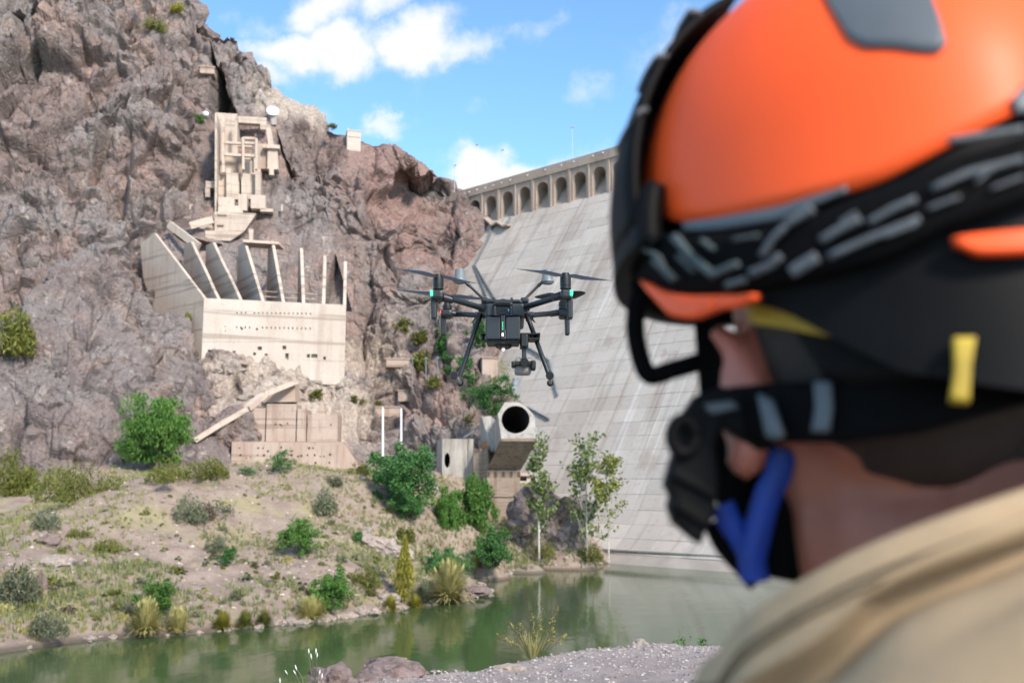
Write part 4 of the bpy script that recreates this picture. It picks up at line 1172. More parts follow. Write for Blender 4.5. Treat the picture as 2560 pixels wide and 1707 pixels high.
# white gate posts and small concrete remnants on the right of the cliff
for px, y0, y1, lab in [(957, 1020, 1140, 'white steel post standing at the cliff foot, nearer the retaining wall'), (1003, 1022, 1140, 'white steel post standing at the cliff foot, nearer the valve house')]:
    t = thing('steel_post', lab, 'post', at(px, y1, 172), 'white posts at the cliff foot')
    MB().tube([at(px, y1, 172), at(px, y0, 172)], [.2, .17], 8).build('pole', M_WHITE, t)
    MB().tube([at(px, y0, 172), at(px, y0 - 4, 172)], [.09, .06], 6).build('finial', M_WHITE, t)
for (x0, y0, x1, y1, Y, lab) in [(995, 977, 1040, 998, 190, 'small concrete plinth on the slope under the drone'), (893, 1018, 1008, 1036, 182, 'broken concrete ledge above the two white posts'), (1205, 895, 1245, 955, 196, 'small concrete box under the dam edge behind the drone leg'), (965, 898, 1022, 912, 199, 'flat concrete remnant on the slope beside the powerhouse ruin'), (500, 168, 535, 178, 238, 'bright concrete scrap high below the skyline')]:
    c = hit((x0 + x1) / 2, y1); Y = c[1] - .8
    t = thing('concrete_remnant', lab, 'concrete block', c, 'concrete remnants on the cliff')
    m = MB(); pxbox(m, x0, y0, x1, y1 + 6, Y, 4, .15); m.build('block', M_PINK, t, bevel=.12)
    m = MB(); pxbox(m, x0 - 2, y0 - 3, x1 + 2, y0 - .2, Y - .2, 4.4, .15); m.build('coping', M_PINK, t)
for px, y0, y1 in [(1031, 892, 985), (1065, 892, 965), (1094, 890, 970)]:
    c = hit(px, y1)
    t = thing('timber_pole', {1031: 'thin dark pole on the slope nearest the powerhouse ruin', 1065: 'thin dark pole among bushes between two others', 1094: 'thin dark pole just left of the drone landing foot'}[px], 'pole', c, 'thin poles on the slope')
    MB().tube([c, at(px, y0, c[1])], [.14, .1], 6).build('pole', M_STEEL, t)
    MB().beam(at(px - 6, y0 + 4, c[1]), at(px + 6, y0 + 4, c[1]), .12, .12).build('crossarm', M_STEEL, t)
# =================================================================== VEGETATION AND LOOSE ROCK
L_GREEN = leaf_mat('leaf_green', (0.045, 0.110, 0.022), (0.105, 0.235, 0.045), (0.20, 0.34, 0.085))
L_DEEP = leaf_mat('leaf_deep_green', (0.039, 0.112, 0.039), (0.083, 0.210, 0.060), (0.135, 0.285, 0.075))
L_OLIVE = leaf_mat('leaf_olive', (0.101, 0.115, 0.030), (0.189, 0.203, 0.047), (0.270, 0.270, 0.068))
L_GREY = leaf_mat('leaf_grey_green', (0.115, 0.132, 0.081), (0.196, 0.213, 0.132), (0.287, 0.287, 0.184))
L_YELLOW = leaf_mat('leaf_yellow', (0.220, 0.220, 0.033), (0.374, 0.341, 0.055), (0.484, 0.418, 0.088))
L_STRAW = leaf_mat('straw', (.36, .31, .11), (.52, .47, .19), (.66, .58, .28))
L_POPLAR = leaf_mat('leaf_poplar', (0.084, 0.132, 0.042), (0.168, 0.228, 0.072), (0.288, 0.324, 0.120))
L_POPY = leaf_mat('leaf_poplar_yellow', (0.144, 0.180, 0.036), (0.264, 0.300, 0.054), (0.408, 0.396, 0.084))
L_BROWN = leaf_mat('dry_twigs', (.10, .075, .055), (.17, .13, .10), (.25, .19, .13), .1)
M_BARK = plain('bark', (.16, .12, .09), .9, 0, .3, 4)
M_PALEBARK = plain('pale_bark', (.50, .48, .43), .85, 0, .25, 3)
M_STONE = rock_mat('pale_stone', (.36, .29, .25), (.40, .345, .31), (.45, .34, .27), (.58, .51, .45), big=.5, palecut=.5, fine=.25)
M_STONEB = rock_mat('brown_stone', (.21, .155, .145), (.25, .20, .19), (.30, .20, .175), (.40, .33, .30), big=.9, palecut=.58, fine=.15)

def quads_mesh(name, Q):
    Q = np.asarray(Q, np.float32); n = len(Q)
    me = bpy.data.meshes.new(name)
    me.vertices.add(n * 4); me.vertices.foreach_set('co', Q.reshape(-1))
    me.loops.add(n * 4); me.loops.foreach_set('vertex_index', np.arange(n * 4, dtype=np.int32))
    me.polygons.add(n); me.polygons.foreach_set('loop_start', np.arange(0, n * 4, 4, dtype=np.int32)); me.polygons.foreach_set('loop_total', np.full(n, 4, np.int32))
    me.update(calc_edges=True)
    return me
def unit(a): return a / (np.linalg.norm(a, axis=-1, keepdims=True) + 1e-9)
def leaf_quads(C, L, w, R, droop=0., up=0.):
    """C centres, L length, w width; random facing, pulled down by droop or up by up"""
    n = len(C)
    d = unit(R.normal(size=(n, 3)) + np.array([0, 0, -3. * droop + 3. * up]))
    s = unit(np.cross(d, R.normal(size=(n, 3))))
    k = R.uniform(.6, 1.35, (n, 1))
    d = d * L * k / 2; s = s * w * k / 2
    return np.stack([C - d - s * .5, C - d * .1 + s, C + d + s * .25, C + d * .1 - s], 1)
def crown_points(n, w, h, R, nclump, z0=0., rag=.35, shell=.55, power=1.0):
    """points gathered in clumps inside a lumpy ellipsoid of width w, height h standing on z0"""
    a = unit(R.normal(size=(nclump, 3))); r = R.uniform(shell, 1, (nclump, 1)) ** power
    cc = a * r; lump = 1 + rag * R.uniform(-1, 1, (nclump, 1)); cc = cc * lump
    cr = R.uniform(.16, .34, nclump)
    k = R.integers(0, nclump, n)
    off = unit(R.normal(size=(n, 3))) * (R.uniform(0, 1, (n, 1)) ** .5) * cr[k][:, None]
    p = cc[k] + off
    p[:, 2] = np.maximum(p[:, 2], -.98)
    return p * np.array([w / 2, w / 2, h / 2]) + np.array([0, 0, z0 + h / 2]), cc * np.array([w / 2, w / 2, h / 2]) + np.array([0, 0, z0 + h / 2])
def plant_root(name, label, cat, base, group=None):
    return thing(name, label, cat, base, group)
def put(me, name, mat, root):
    o = bpy.data.objects.new(name, me); COL.objects.link(o); me.materials.append(mat); o.parent = root
    return o
def trunk_limbs(h, r, tips, R, lean=0., frac=.55):
    m = MB()
    top = np.array([lean * h, 0, h * frac])
    m.tube([(0, 0, -.4), (lean * h * .3, 0, h * frac * .5), top], [r, r * .75, r * .5], 7)
    for t in tips:
        a = np.array([lean * h * .3, 0, h * frac * R.uniform(.35, .95)]); mid = (a + t) / 2 + np.array([0, 0, -.05 * h])
        m.tube([a, mid, t], [r * .42, r * .28, r * .1], 5)
    return m
def size_at(base): return base[1] / FPX
def make_plant(style, name, label, cat, px, py, wpx, hpx, mat, seed, n=1500, tree=None, group=None, Y=None, leaf=None, sink=.0):
    base = at(px, py, Y) if Y else hit(px, py, tree or BVH_H)
    k = size_at(base); w, h = wpx * k, hpx * k
    R = np.random.default_rng(seed)
    root = plant_root(name, label, cat, base, group)
    lf = leaf or .034
    if style in ('willow', 'round'):
        z0 = h * .04
        n = int(n * 2.4); P, cc = crown_points(n, w * 1.12, h * 1.02, R, 60 if style == 'round' else 80, z0, .22, .25)
        droop = .9 if style == 'willow' else .15
        L = h * lf * (1.9 if style == 'willow' else 1.3); Wd = h * lf * (.62 if style == 'willow' else .9)
        put(quads_mesh('crown', leaf_quads(P, L, Wd, R, droop)), 'crown', mat, root)
        put(trunk_limbs(h, .022 * h, cc[:9], R).mesh('trunk'), 'trunk', M_BARK, root)
    elif style == 'broom':
        d = unit(R.normal(size=(n, 3)) * np.array([1, 1, .8]) + np.array([0, 0, .35])); d[:, 2] = np.abs(d[:, 2])
        rr = R.uniform(.45, 1.0, (n, 1)) ** .6 * (1 + .18 * np.sin(d[:, :1] * 7 + seed) * np.cos(d[:, 1:2] * 6))
        P = d * rr * np.array([w / 2, w / 2, h * .98])
        nl = 5; lo_ = R.normal(size=(nl, 3)) * np.array([.24 * w, .24 * w, 0]); ls = R.uniform(.5, .95, nl); ls[0] = 1.0; lo_[0] *= .3; kk = R.integers(0, nl, n)
        P = P * (ls[kk] * .82)[:, None] * np.array([.85, .85, 1.15]) + lo_[kk] * R.uniform(.8, 1.1, (n, 1))
        put(quads_mesh('crown', leaf_quads(P, h * lf * 3.2, h * lf * .8, R, 0, .45)), 'crown', mat, root)
        m = MB()
        for i in range(14):
            e = P[i] * .8; m.tube([(0, 0, -.2), e * .5 + np.array([0, 0, .05 * h]), e], [.012 * h, .009 * h, .004 * h], 4)
        put(m.mesh('stems'), 'stems', M_BARK, root)
    elif style == 'poplar':
        m = MB(); lean = R.uniform(-.03, .03)
        m.tube([(0, 0, -.5), (lean * h * .5, 0, h * .5), (lean * h, 0, h * .98)], [.0085 * h, .0065 * h, .002 * h], 7)
        tips = []
        for i in range(26):
            z = R.uniform(.12, .93); a = R.uniform(0, 6.28); L = (w / 2) * (1.15 - .75 * z) * R.uniform(.7, 1.2)
            s = np.array([lean * h * z, 0, h * z]); e = s + np.array([math.cos(a) * L, math.sin(a) * L, L * R.uniform(.9, 1.7)])
            m.tube([s, (s + e) / 2 + np.array([0, 0, -.08 * L]), e], [.004 * h, .003 * h, .0012 * h], 4)
            tips += [s + (e - s) * f for f in (.35, .55, .7, .85, 1.0)]
        put(m.mesh('trunk'), 'trunk', M_PALEBARK, root)
        tips = np.array(tips); tips = tips[R.random(len(tips)) < .78]
        kx = R.integers(0, len(tips), n)
        P = tips[kx] + R.normal(size=(n, 3)) * np.array([.085 * w, .085 * w, .022 * h])
        put(quads_mesh('crown', leaf_quads(P, h * .030, h * .024, R)), 'crown', mat, root)
    elif style == 'column':
        t = R.uniform(0, 1, n) ** .8; a = R.uniform(0, 6.28, n)
        wd = (w / 2) * np.interp(t, [0, .12, .3, .5, .7, 1], [.25, .75, 1, .9, .45, .08]) * R.uniform(.3, 1.1, n)
        P = np.stack([np.cos(a) * wd, np.sin(a) * wd, h * (.06 + .94 * t)], -1)
        put(quads_mesh('crown', leaf_quads(P, h * .075, h * .02, R, 0, 1.0)), 'crown', mat, root)
        m = MB()
        for i in range(6):
            e = P[i]; m.tube([(R.uniform(-.05, .05), 0, -.3), e * .55, e], [.014 * h, .01 * h, .004 * h], 5)
        put(m.mesh('stems'), 'stems', M_BARK, root)
    elif style == 'pampas':
        a = R.uniform(0, 6.28, n); th = np.radians(R.uniform(3, 84, n)); L = h * R.uniform(.45, 1.0, n)
        segs = []
        for f0, f1 in ((0, .4), (.4, .72), (.72, 1)):
            def pt(f): r_ = L * np.sin(th) * f * w / h * .78 + .04 * w; return np.stack([np.cos(a) * r_, np.sin(a) * r_, L * (np.cos(th) * f * 1.1 + .55 * np.sin(th) * f - .62 * np.sin(th) * f * f)], -1)
            p0, p1 = pt(f0), pt(f1); s = np.stack([-np.sin(a), np.cos(a), 0 * a], -1) * h * .0246
            segs.append(np.stack([p0 - s * (1 - f0 * .8), p0 + s * (1 - f0 * .8), p1 + s * (1 - f1 * .8), p1 - s * (1 - f1 * .8)], 1))
        put(quads_mesh('blades', np.concatenate(segs)), 'blades', mat, root)
        npl = 9 if hpx > 55 else 0
        for i in range(npl):
            aa = R.uniform(0, 6.28); rr = R.uniform(.1, .42) * w; e = np.array([math.cos(aa) * rr, math.sin(aa) * rr, h * R.uniform(.8, 1.05)])
            m = MB().tube([(0, 0, 0), e * .6 + np.array([0, 0, .1 * h]), e], [.01 * h, .008 * h, .006 * h], 4)
            m.tube([e * .8 + np.array([0, 0, .05 * h]), e * .93 + np.array([0, 0, .02 * h]), e + np.array([0, 0, .04 * h])], [.008 * h, .03 * h, .006 * h], 6)
            put(m.mesh('plume'), 'plume', L_STRAW, root)
    return root

T = make_plant
T('willow', 'pepper_tree', 'big bushy bright green tree at the foot of the rock spur', 'tree', 392, 1163, 185, 172, L_GREEN, 1, 5200, Y=150, leaf=.03)
T('willow', 'pepper_tree', 'low bright green side bush left of the big tree', 'tree', 325, 1160, 75, 62, L_GREEN, 2, 1500, Y=149, leaf=.05)
T('broom', 'broom_bush', 'large round olive bush on the flat near the rock spur', 'bush', 190, 1253, 165, 112, L_OLIVE, 3, 4200, leaf=.03)
T('broom', 'broom_bush', 'tall yellow green bush cut off by the edge of the picture', 'bush', 15, 1240, 140, 135, L_YELLOW, 4, 3200, leaf=.03).children[0].data.materials[0] = leaf_mat('leaf_lime', (.13, .15, .025), (.21, .23, .05), (.28, .28, .07))
T('broom', 'tamarisk', 'feathery olive shrub below the big green tree', 'bush', 420, 1206, 130, 75, L_OLIVE, 5, 2600, leaf=.035)
T('broom', 'tamarisk', 'feathery olive shrub against the left end of the retaining wall', 'bush', 530, 1195, 115, 62, L_OLIVE, 6, 2400, leaf=.04)
T('broom', 'broom_bush', 'dark olive shrub on the rock slope at the picture edge', 'bush', 22, 888, 150, 140, L_OLIVE, 7, 3000, BVH, leaf=.04)
T('round', 'bush', 'deep green shrub in front of the pockmarked wall', 'bush', 702, 1184, 62, 58, L_DEEP, 8, 1500)
T('round', 'bush', 'low deep green shrub at the left foot of the pockmarked wall', 'bush', 620, 1190, 55, 22, L_DEEP, 9, 700, leaf=.07)
T('broom', 'bush', 'small olive shrub at the right end of the retaining wall', 'bush', 903, 1188, 48, 40, L_OLIVE, 10, 1100, leaf=.05)
T('broom', 'bush', 'grey green shrub on the grassy rim left of the dark olive one', 'bush', 835, 1212, 52, 32, L_GREY, 11, 1000, leaf=.06)
T('round', 'pepper_tree', 'large dark green tree on the slope in front of the two white posts', 'tree', 1003, 1275, 142, 162, L_DEEP, 12, 5200, leaf=.03)
T('round', 'pepper_tree', 'dark green lower tree hanging down the slope under the large one', 'tree', 1018, 1302, 92, 74, L_DEEP, 13, 2400, leaf=.045)
T('willow', 'willow', 'narrow bright green willow, shorter of the pair under the outlet', 'tree', 1115, 1348, 66, 120, L_GREEN, 14, 3200, Y=127, leaf=.03)
T('willow', 'willow', 'tall bright green willow beside the outlet pier', 'tree', 1185, 1352, 88, 158, L_GREEN, 15, 4800, Y=129, leaf=.026)
T('round', 'bush', 'spreading green bush near the pampas grass on the spit', 'bush', 1112, 1448, 128, 74, L_DEEP, 16, 2800, Y=113.5, leaf=.045)
T('round', 'bush', 'green bush at the water just right of the spreading bush', 'bush', 1232, 1428, 98, 102, L_DEEP, 17, 2800, Y=122, leaf=.04)
T('poplar', 'poplar', 'tall slender grey green poplar by the dam toe', 'tree', 1468, 1402, 120, 296, L_POPLAR, 18, 1250, Y=138)
T('poplar', 'poplar', 'yellowing poplar right of the taller one by the dam toe', 'tree', 1522, 1392, 96, 246, L_POPY, 19, 1150, Y=136)
T('poplar', 'poplar', 'thin poplar with pale trunk in front of the outlet duct', 'tree', 1348, 1392, 78, 322, L_POPLAR, 20, 1100, Y=137)
T('poplar', 'poplar', 'small thin poplar growing against the dam under the drone', 'tree', 1262, 985, 50, 80, L_POPY, 21, 700, Y=185)
T('broom', 'bush', 'airy olive thicket below the outlet pier', 'bush', 1270, 1336, 60, 46, L_OLIVE, 22, 900, Y=141, leaf=.03)
T('broom', 'bush', 'olive undergrowth around the foot of the thin poplar', 'bush', 1355, 1392, 80, 64, L_OLIVE, 23, 1300, Y=138.5, leaf=.03)
T('broom', 'bush', 'brownish undergrowth between the two tall poplars', 'bush', 1480, 1402, 85, 62, L_OLIVE, 24, 1500, Y=139, leaf=.035)
T('round', 'bush', 'dark green bush behind the top of the outlet duct', 'bush', 1228, 1040, 120, 92, L_DEEP, 25, 2400, Y=172, leaf=.04)
T('round', 'bush', 'green bush seen between the drone leg and its battery', 'bush', 1195, 872, 48, 78, L_DEEP, 26, 1500, Y=196, leaf=.05)
T('round', 'bush', 'bright green round bush on the open gravel slope', 'bush', 748, 1392, 84, 96, L_GREEN, 27, 2600)
T('round', 'bush', 'bright green bush above the yellow grass tuft by the water', 'bush', 828, 1536, 86, 108, L_GREEN, 28, 3000)
T('round', 'bush', 'bright green bush behind a plumed pampas tuft near the shore', 'bush', 392, 1542, 92, 92, L_GREEN, 29, 2800)
T('round', 'bush', 'small blue green bush below a grey dead shrub', 'bush', 567, 1416, 46, 48, L_DEEP, 30, 1200, leaf=.05)
T('broom', 'bush', 'grey topped shrub with olive base on the rim', 'bush', 815, 1282, 64, 66, L_GREY, 31, 1500, leaf=.05)
T('broom', 'bush', 'large grey half dead shrub on the mound', 'bush', 470, 1306, 118, 88, L_GREY, 32, 2200, leaf=.035)
T('broom', 'bush', 'dry tan shrub beside the grey half dead shrub', 'bush', 520, 1300, 60, 52, L_BROWN, 33, 1000, leaf=.05)
T('broom', 'bush', 'grey dead shrub above the small blue green bush', 'bush', 545, 1378, 52, 46, L_GREY, 34, 1000, leaf=.05)
T('column', 'poplar_sapling', 'slim bright yellow sapling standing by the shore', 'tree', 1010, 1508, 52, 160, L_YELLOW, 35, 1700)
T('broom', 'broom_bush', 'wide brownish olive bush left of the yellow sapling', 'bush', 905, 1470, 112, 68, L_OLIVE, 36, 2600, leaf=.04)
T('broom', 'bush', 'compact dark olive bush near the pale boulder', 'bush', 1014, 1352, 42, 46, L_OLIVE, 37, 1100, leaf=.06)
T('round', 'bush', 'small dark bush above the pale boulder', 'bush', 895, 1358, 30, 30, L_DEEP, 38, 600, leaf=.08)
T('broom', 'bush', 'small olive bush just behind the pale boulder', 'bush', 975, 1362, 36, 26, L_OLIVE, 39, 600, leaf=.08)
T('broom', 'bush', 'tall weedy grey green thicket at the left picture edge', 'bush', 30, 1510, 110, 120, L_GREY, 40, 1800, leaf=.035)
T('broom', 'bush', 'pale weedy thicket near the shore at the left', 'bush', 110, 1582, 120, 70, L_GREY, 41, 1600, leaf=.045)
T('broom', 'bush', 'blue grey low shrub beside the plumed pampas tuft', 'bush', 320, 1540, 60, 42, L_GREY, 42, 900, leaf=.07)
T('broom', 'bush', 'long olive shrub trailing down the bare part of the mound', 'bush', 262, 1382, 75, 46, L_OLIVE, 43, 1400, leaf=.05)
T('broom', 'bush', 'olive shrub at the upper end of the trailing one', 'bush', 212, 1342, 52, 30, L_OLIVE, 44, 900, leaf=.06)
T('broom', 'bush', 'pale green shrub on the flat left of the round olive bush', 'bush', 112, 1322, 62, 58, L_GREY, 45, 1200, leaf=.05)
T('round', 'bush', 'green shrub on the cliff ledge left of the white tank', 'bush', 487, 314, 62, 34, L_GREEN, 46, 1000, Y=233, leaf=.07)
T('round', 'bush', 'green patch of scrub high on the mountain', 'bush', 390, 85, 75, 36, L_OLIVE, 47, 1000, BVH, leaf=.07)
T('broom', 'bush', 'yellow green scrub near the top of the picture on the mountain', 'bush', 440, 32, 48, 30, L_YELLOW, 48, 800, BVH, leaf=.08)
T('round', 'bush', 'dark round bush between ramp and cliff above the stepped wall', 'bush', 790, 1003, 36, 28, L_OLIVE, 49, 800, BVH, leaf=.09)
T('round', 'bush', 'tiny bush on the skyline left of the block house', 'bush', 830, 324, 26, 16, L_OLIVE, 50, 400, Y=240, leaf=.12)
T('broom', 'bush', 'tiny shrub rooted in a crack of the powerhouse side wall', 'bush', 468, 800, 16, 24, L_OLIVE, 51, 300, Y=187.5, leaf=.12)
cb = random.Random(9)
for i, (px, py, w, h, mt) in enumerate([(1010, 835, 40, 40, L_OLIVE), (1050, 870, 42, 48, L_OLIVE), (1110, 895, 40, 60, L_DEEP), (1125, 915, 44, 50, L_DEEP), (1050, 940, 46, 60, L_OLIVE), (1120, 940, 26, 26, L_DEEP), (1085, 975, 40, 36, L_OLIVE),
                                        (1158, 1006, 24, 30, L_DEEP), (1175, 970, 40, 44, L_DEEP), (905, 1012, 28, 16, L_OLIVE), (948, 1018, 26, 16, L_OLIVE), (1170, 1060, 36, 26, L_OLIVE), (1160, 930, 44, 40, L_DEEP), (885, 1008, 20, 20, L_OLIVE), (1100, 850, 30, 34, L_GREY)]):
    T('round', 'cliff_shrub', 'small green shrub on the steep slope between ruin and dam', 'shrub', px, py, w, h, mt, 200 + i, 700, BVH, 'shrubs on the slope by the dam', leaf=.08)
# pampas tufts along the shore
for i, (px, py, w, h, lab) in enumerate([(362, 1590, 72, 92, 'plumed pampas tuft in front of a bright green bush'), (446, 1582, 48, 62, 'slim pampas tuft right of the plumed one'), (556, 1572, 46, 46, 'orange tinged grass tuft halfway along the shore'), (612, 1568, 40, 44, 'green grass tuft halfway along the shore'),
                                         (660, 1564, 42, 40, 'fresh green reeds at the water line'), (780, 1546, 72, 56, 'golden grass tuft under the bright green shore bush'), (1122, 1512, 100, 110, 'big plumed pampas clump on the tip of the spit'), (975, 1530, 40, 42, 'small yellow grass tuft left of the sapling'),
                                         (1038, 1520, 36, 34, 'small yellow grass tuft right of the sapling'), (1060, 1506, 70, 50, 'blue green grass left of the big pampas clump'), (1190, 1420, 36, 34, 'pale grass by the far shore bushes')]):
    T('pampas', 'pampas_grass', lab, 'grass tuft', px, py, w, h, [L_STRAW, L_STRAW, L_YELLOW, L_OLIVE, L_OLIVE, L_STRAW, L_STRAW, L_YELLOW, L_YELLOW, L_GREY, L_STRAW][i], 60 + i, 900, group='grass tufts along the shore')
# loose rocks
def rock_proto(seed, n=2, amp=.35):
    P, fs = blob_rock((0, 0, 0), (1, .8, .6), seed, n, amp)
    return MB().add(P, fs).mesh('rock')
protos = [rock_proto(s) for s in (3, 8, 14, 21, 33)]
for me in protos: me.materials.append(M_STONE)
rr = random.Random(21)
def loose(name, pos, s, label, cat, group, mat=None, me=None):
    o = bpy.data.objects.new(name, me or rr.choice(protos)); COL.objects.link(o)
    o.location = [float(c) for c in pos]; o.scale = (s * rr.uniform(.8, 1.4), s * rr.uniform(.7, 1.1), s * rr.uniform(.6, 1.0)); o.rotation_euler = (rr.uniform(-.4, .4), rr.uniform(-.4, .4), rr.uniform(0, 6.28))
    tag(o, label, cat, group)
    return o
def along(a, b, f): return a + (b - a) * f
cum = []
for i in range(len(SHORE) - 1):
    (x0, y0), (x1, y1) = SHORE[i], SHORE[i + 1]
    if x0 < 40: dens_ = 5
    elif x0 < 560: dens_ = 12
    elif x0 < 1160: dens_ = 32
    elif i < 13: dens_ = 14
    else: dens_ = 12
    for k in range(dens_):
        f = rr.random(); px, py = x0 + (x1 - x0) * f, y0 + (y1 - y0) * f
        p = onz(px, py, 0.); s = rr.choice([.22, .3, .4, .5, .5, .75]) * (1.0 if x0 > 560 else .7)
        p = p + np.array([rr.gauss(0, .5), abs(rr.gauss(0, .8)) + .1, .05]); p[2] = max(.0, min(.5, .12 * (p[1] - onz(px, py, 0)[1])))
        zone = 0 if x0 < 450 else 1 if x0 < 750 else 2 if i < 11 else 3
        loose('shore_rock', p, s, ['pale stone lying on the muddy waterline left of the grass tufts', 'pale angular rock on the waterline below the middle grass tufts', 'pale angular rock in the stone edging of the spit', 'pale rock on the far waterline between spit and dam'][zone], 'rock', ['stones on the left waterline', 'rocks on the middle waterline', 'rocks edging the spit', 'rocks on the far waterline'][zone])
bo = rock_obj('boulder', hit(965, 1385, BVH_H) + np.array([0, 0, .5]), (2.6, 1.5, 1.25), 12, M_STONE, 4, .3, label='large pale elongated boulder on the slope above the spit', cat='boulder')
bo.rotation_euler = (0, .32, 0)
rock_obj('boulder', hit(918, 1345, BVH_H) + np.array([0, 0, .2]), (.7, .6, .9), 13, M_STONE, 3, .3, label='upright pale rock at the upper end of the large boulder', cat='boulder')
rock_obj('boulder', hit(966, 1500, BVH_H), (1.3, .9, .75), 15, M_STONE, 3, .25, label='pale squarish boulder left of the yellow sapling by the shore', cat='boulder')
rock_obj('boulder', onz(1192, 1482, .35), (1.7, 1.2, .75), 16, M_STONEB, 3, .25, label='dark rock at the very tip of the spit', cat='boulder')
rock_obj('boulder', hit(120, 1358, BVH_H), (1.0, .8, .8), 17, M_STONEB, 3, .3, label='grey boulder on the bare part of the mound', cat='boulder')
rock_obj('boulder', hit(145, 1410, BVH_H), (1.6, .9, .7), 18, M_STONE, 3, .3, label='broad pale rock below the grey boulder', cat='boulder')
rock_obj('boulder', hit(102, 1468, BVH_H), (.6, .6, 1.0), 19, M_STONEB, 3, .3, label='dark upright stone among weeds', cat='boulder')
for i in range(40):
    px, py = rr.uniform(515, 870), rr.uniform(895, 1012)
    if py > 1000 - (px - 520) * .15 and px < 620: continue
    p = hit(px, py)
    loose('rubble_boulder', p + np.array([0, .5, -.4]), rr.uniform(.6, 1.7), 'pale tumbled boulder in the rubble under the powerhouse ruin', 'boulder', 'rubble under the ruin')
# small shrubs dotted over the slope
def shrub_proto(seed, mat, style):
    R = np.random.default_rng(seed); n = 170
    if style == 0:
        d = unit(R.normal(size=(n, 3)) + np.array([0, 0, .3])); d[:, 2] = abs(d[:, 2]); P = d * R.uniform(.4, 1, (n, 1)) * np.array([.6, .6, .7]); Qd = leaf_quads(P, .32, .09, R, 0, .4)
    else:
        P, _ = crown_points(n, 1.2, .8, R, 12); Qd = leaf_quads(P, .26, .17, R)
    me = quads_mesh('shrub', Qd); me.materials.append(mat); return me
SH = [shrub_proto(1, L_OLIVE, 0), shrub_proto(2, L_GREY, 0), shrub_proto(3, L_OLIVE, 1), shrub_proto(4, L_GREY, 1), shrub_proto(5, L_STRAW, 0), shrub_proto(6, L_BROWN, 0)]
for i in range(290):
    px = rr.uniform(-20, 1080); lo = np.interp(px, [0, 300, 430, 930, 1080], [1370, 1260, 1225, 1215, 1330]); hi_ = np.interp(px, [0, 600, 1080], [1600, 1550, 1490])
    py = lo + (hi_ - lo) * rr.random() ** .75
    p = hit(px, py, BVH_H)
    if p[2] < .6: continue
    ki = rr.choice([0, 1, 0, 1, 2, 3, 4, 5])
    o = loose('slope_shrub', p - np.array([0, 0, .05]), rr.choice([.35, .45, .6, .7, 1.1]) * (.8 if py < 1400 else 1.05), ['small spiky olive tuft', 'small spiky grey green tuft', 'small leafy olive shrub', 'small leafy grey green shrub', 'small straw coloured grass tuft', 'small dry brown twiggy tuft'][ki] + ' dotted over the gravel slope', 'shrub', 'scrub on the gravel slope', me=SH[ki])
    o.rotation_euler = (0, 0, rr.uniform(0, 6.28))
# ground cover that nobody could count
R = np.random.default_rng(77)
def scatter(n, cond):
    out = []
    while len(out) < n:
        q = np.stack([R.uniform(-62, 30, 6000), R.uniform(66, 158, 6000)], -1)
        z = fZ(q / 50)
        dn = vnoise(np.stack([q[:, 0] / 7, q[:, 1] / 7, 0 * z], -1), 5) + .6 * vnoise(np.stack([q[:, 0] / 2.2, q[:, 1] / 2.2, 0 * z], -1), 6)
        ok = cond(q, z, dn)
        for (x, y) in q[ok]:
            h_ = BVH_H.ray_cast(Vector((x, y, 60)), Vector((0, 0, -1)))
            if h_[0] is not None and h_[0].z > .25: out.append(h_[0][:])
            if len(out) >= n: break
    return np.array(out)
G = scatter(9000, lambda q, z, dn: (z > .5) & (dn > R.uniform(-.6, .8, len(z))))
bl = []
for k in range(6):
    a = R.uniform(0, 6.28, len(G)); L = R.uniform(.18, .5, len(G)); o = np.stack([np.cos(a), np.sin(a), 0 * a], -1)
    b0 = G + o * .06 - np.array([0, 0, .04]); b1 = G + o * L[:, None] * .6 + np.array([0, 0, 1])[None] * L[:, None]
    s = np.stack([-np.sin(a), np.cos(a), 0 * a], -1) * .035
    bl.append(np.stack([b0 - s, b0 + s, b1 + s * .3, b1 - s * .3], 1))
L_GRASS = leaf_mat('dry_grass', (.24, .23, .09), (.38, .38, .15), (.29, .35, .12))
G2 = scatter(3800, lambda q, z, dn: (z > .35) & (z < 7.5) & (dn > R.uniform(-.7, .5, len(z)) + np.clip((z - 2.5) * .12, 0, 1)))
b2 = []
for k in range(7):
    a = R.uniform(0, 6.28, len(G2)); L = R.uniform(.2, .65, len(G2)); o = np.stack([np.cos(a), np.sin(a), 0 * a], -1)
    q0 = G2 + o * .1 - np.array([0, 0, .04]); q1 = G2 + o * L[:, None] * .5 + np.array([0, 0, 1])[None] * L[:, None]
    s = np.stack([-np.sin(a), np.cos(a), 0 * a], -1) * .05
    b2.append(np.stack([q0 - s, q0 + s, q1 + s * .3, q1 - s * .3], 1))
me = quads_mesh('weeds', np.concatenate(b2)); me.materials.append(leaf_mat('weeds', (.15, .185, .09), (.27, .31, .15), (.44, .41, .22)))
wd_ = bpy.data.objects.new('weeds', me); COL.objects.link(wd_); tag(wd_, 'knee high weeds and reeds on the lower slope', kind='stuff')
me = quads_mesh('grass', np.concatenate(bl)); me.materials.append(L_GRASS)
gr = bpy.data.objects.new('grass', me); COL.objects.link(gr); tag(gr, 'sparse dry grass over the gravel slope', kind='stuff')
G3 = scatter(1500, lambda q, z, dn: (z > 1.0) & (dn > R.uniform(-.9, .4, len(z))))
b3 = []
for k in range(26):
    o = unit(R.normal(size=(len(G3), 3)) + np.array([0, 0, .4])); o[:, 2] = np.abs(o[:, 2]); sz_ = (.12 + .34 * R.random(len(G3)) ** 3) if k == 0 else sz_
    C3 = G3 + o * (sz_ * R.uniform(.4, 1.1, len(G3)))[:, None]
    b3.append(leaf_quads(C3, .17, .075, R, 0, .35))
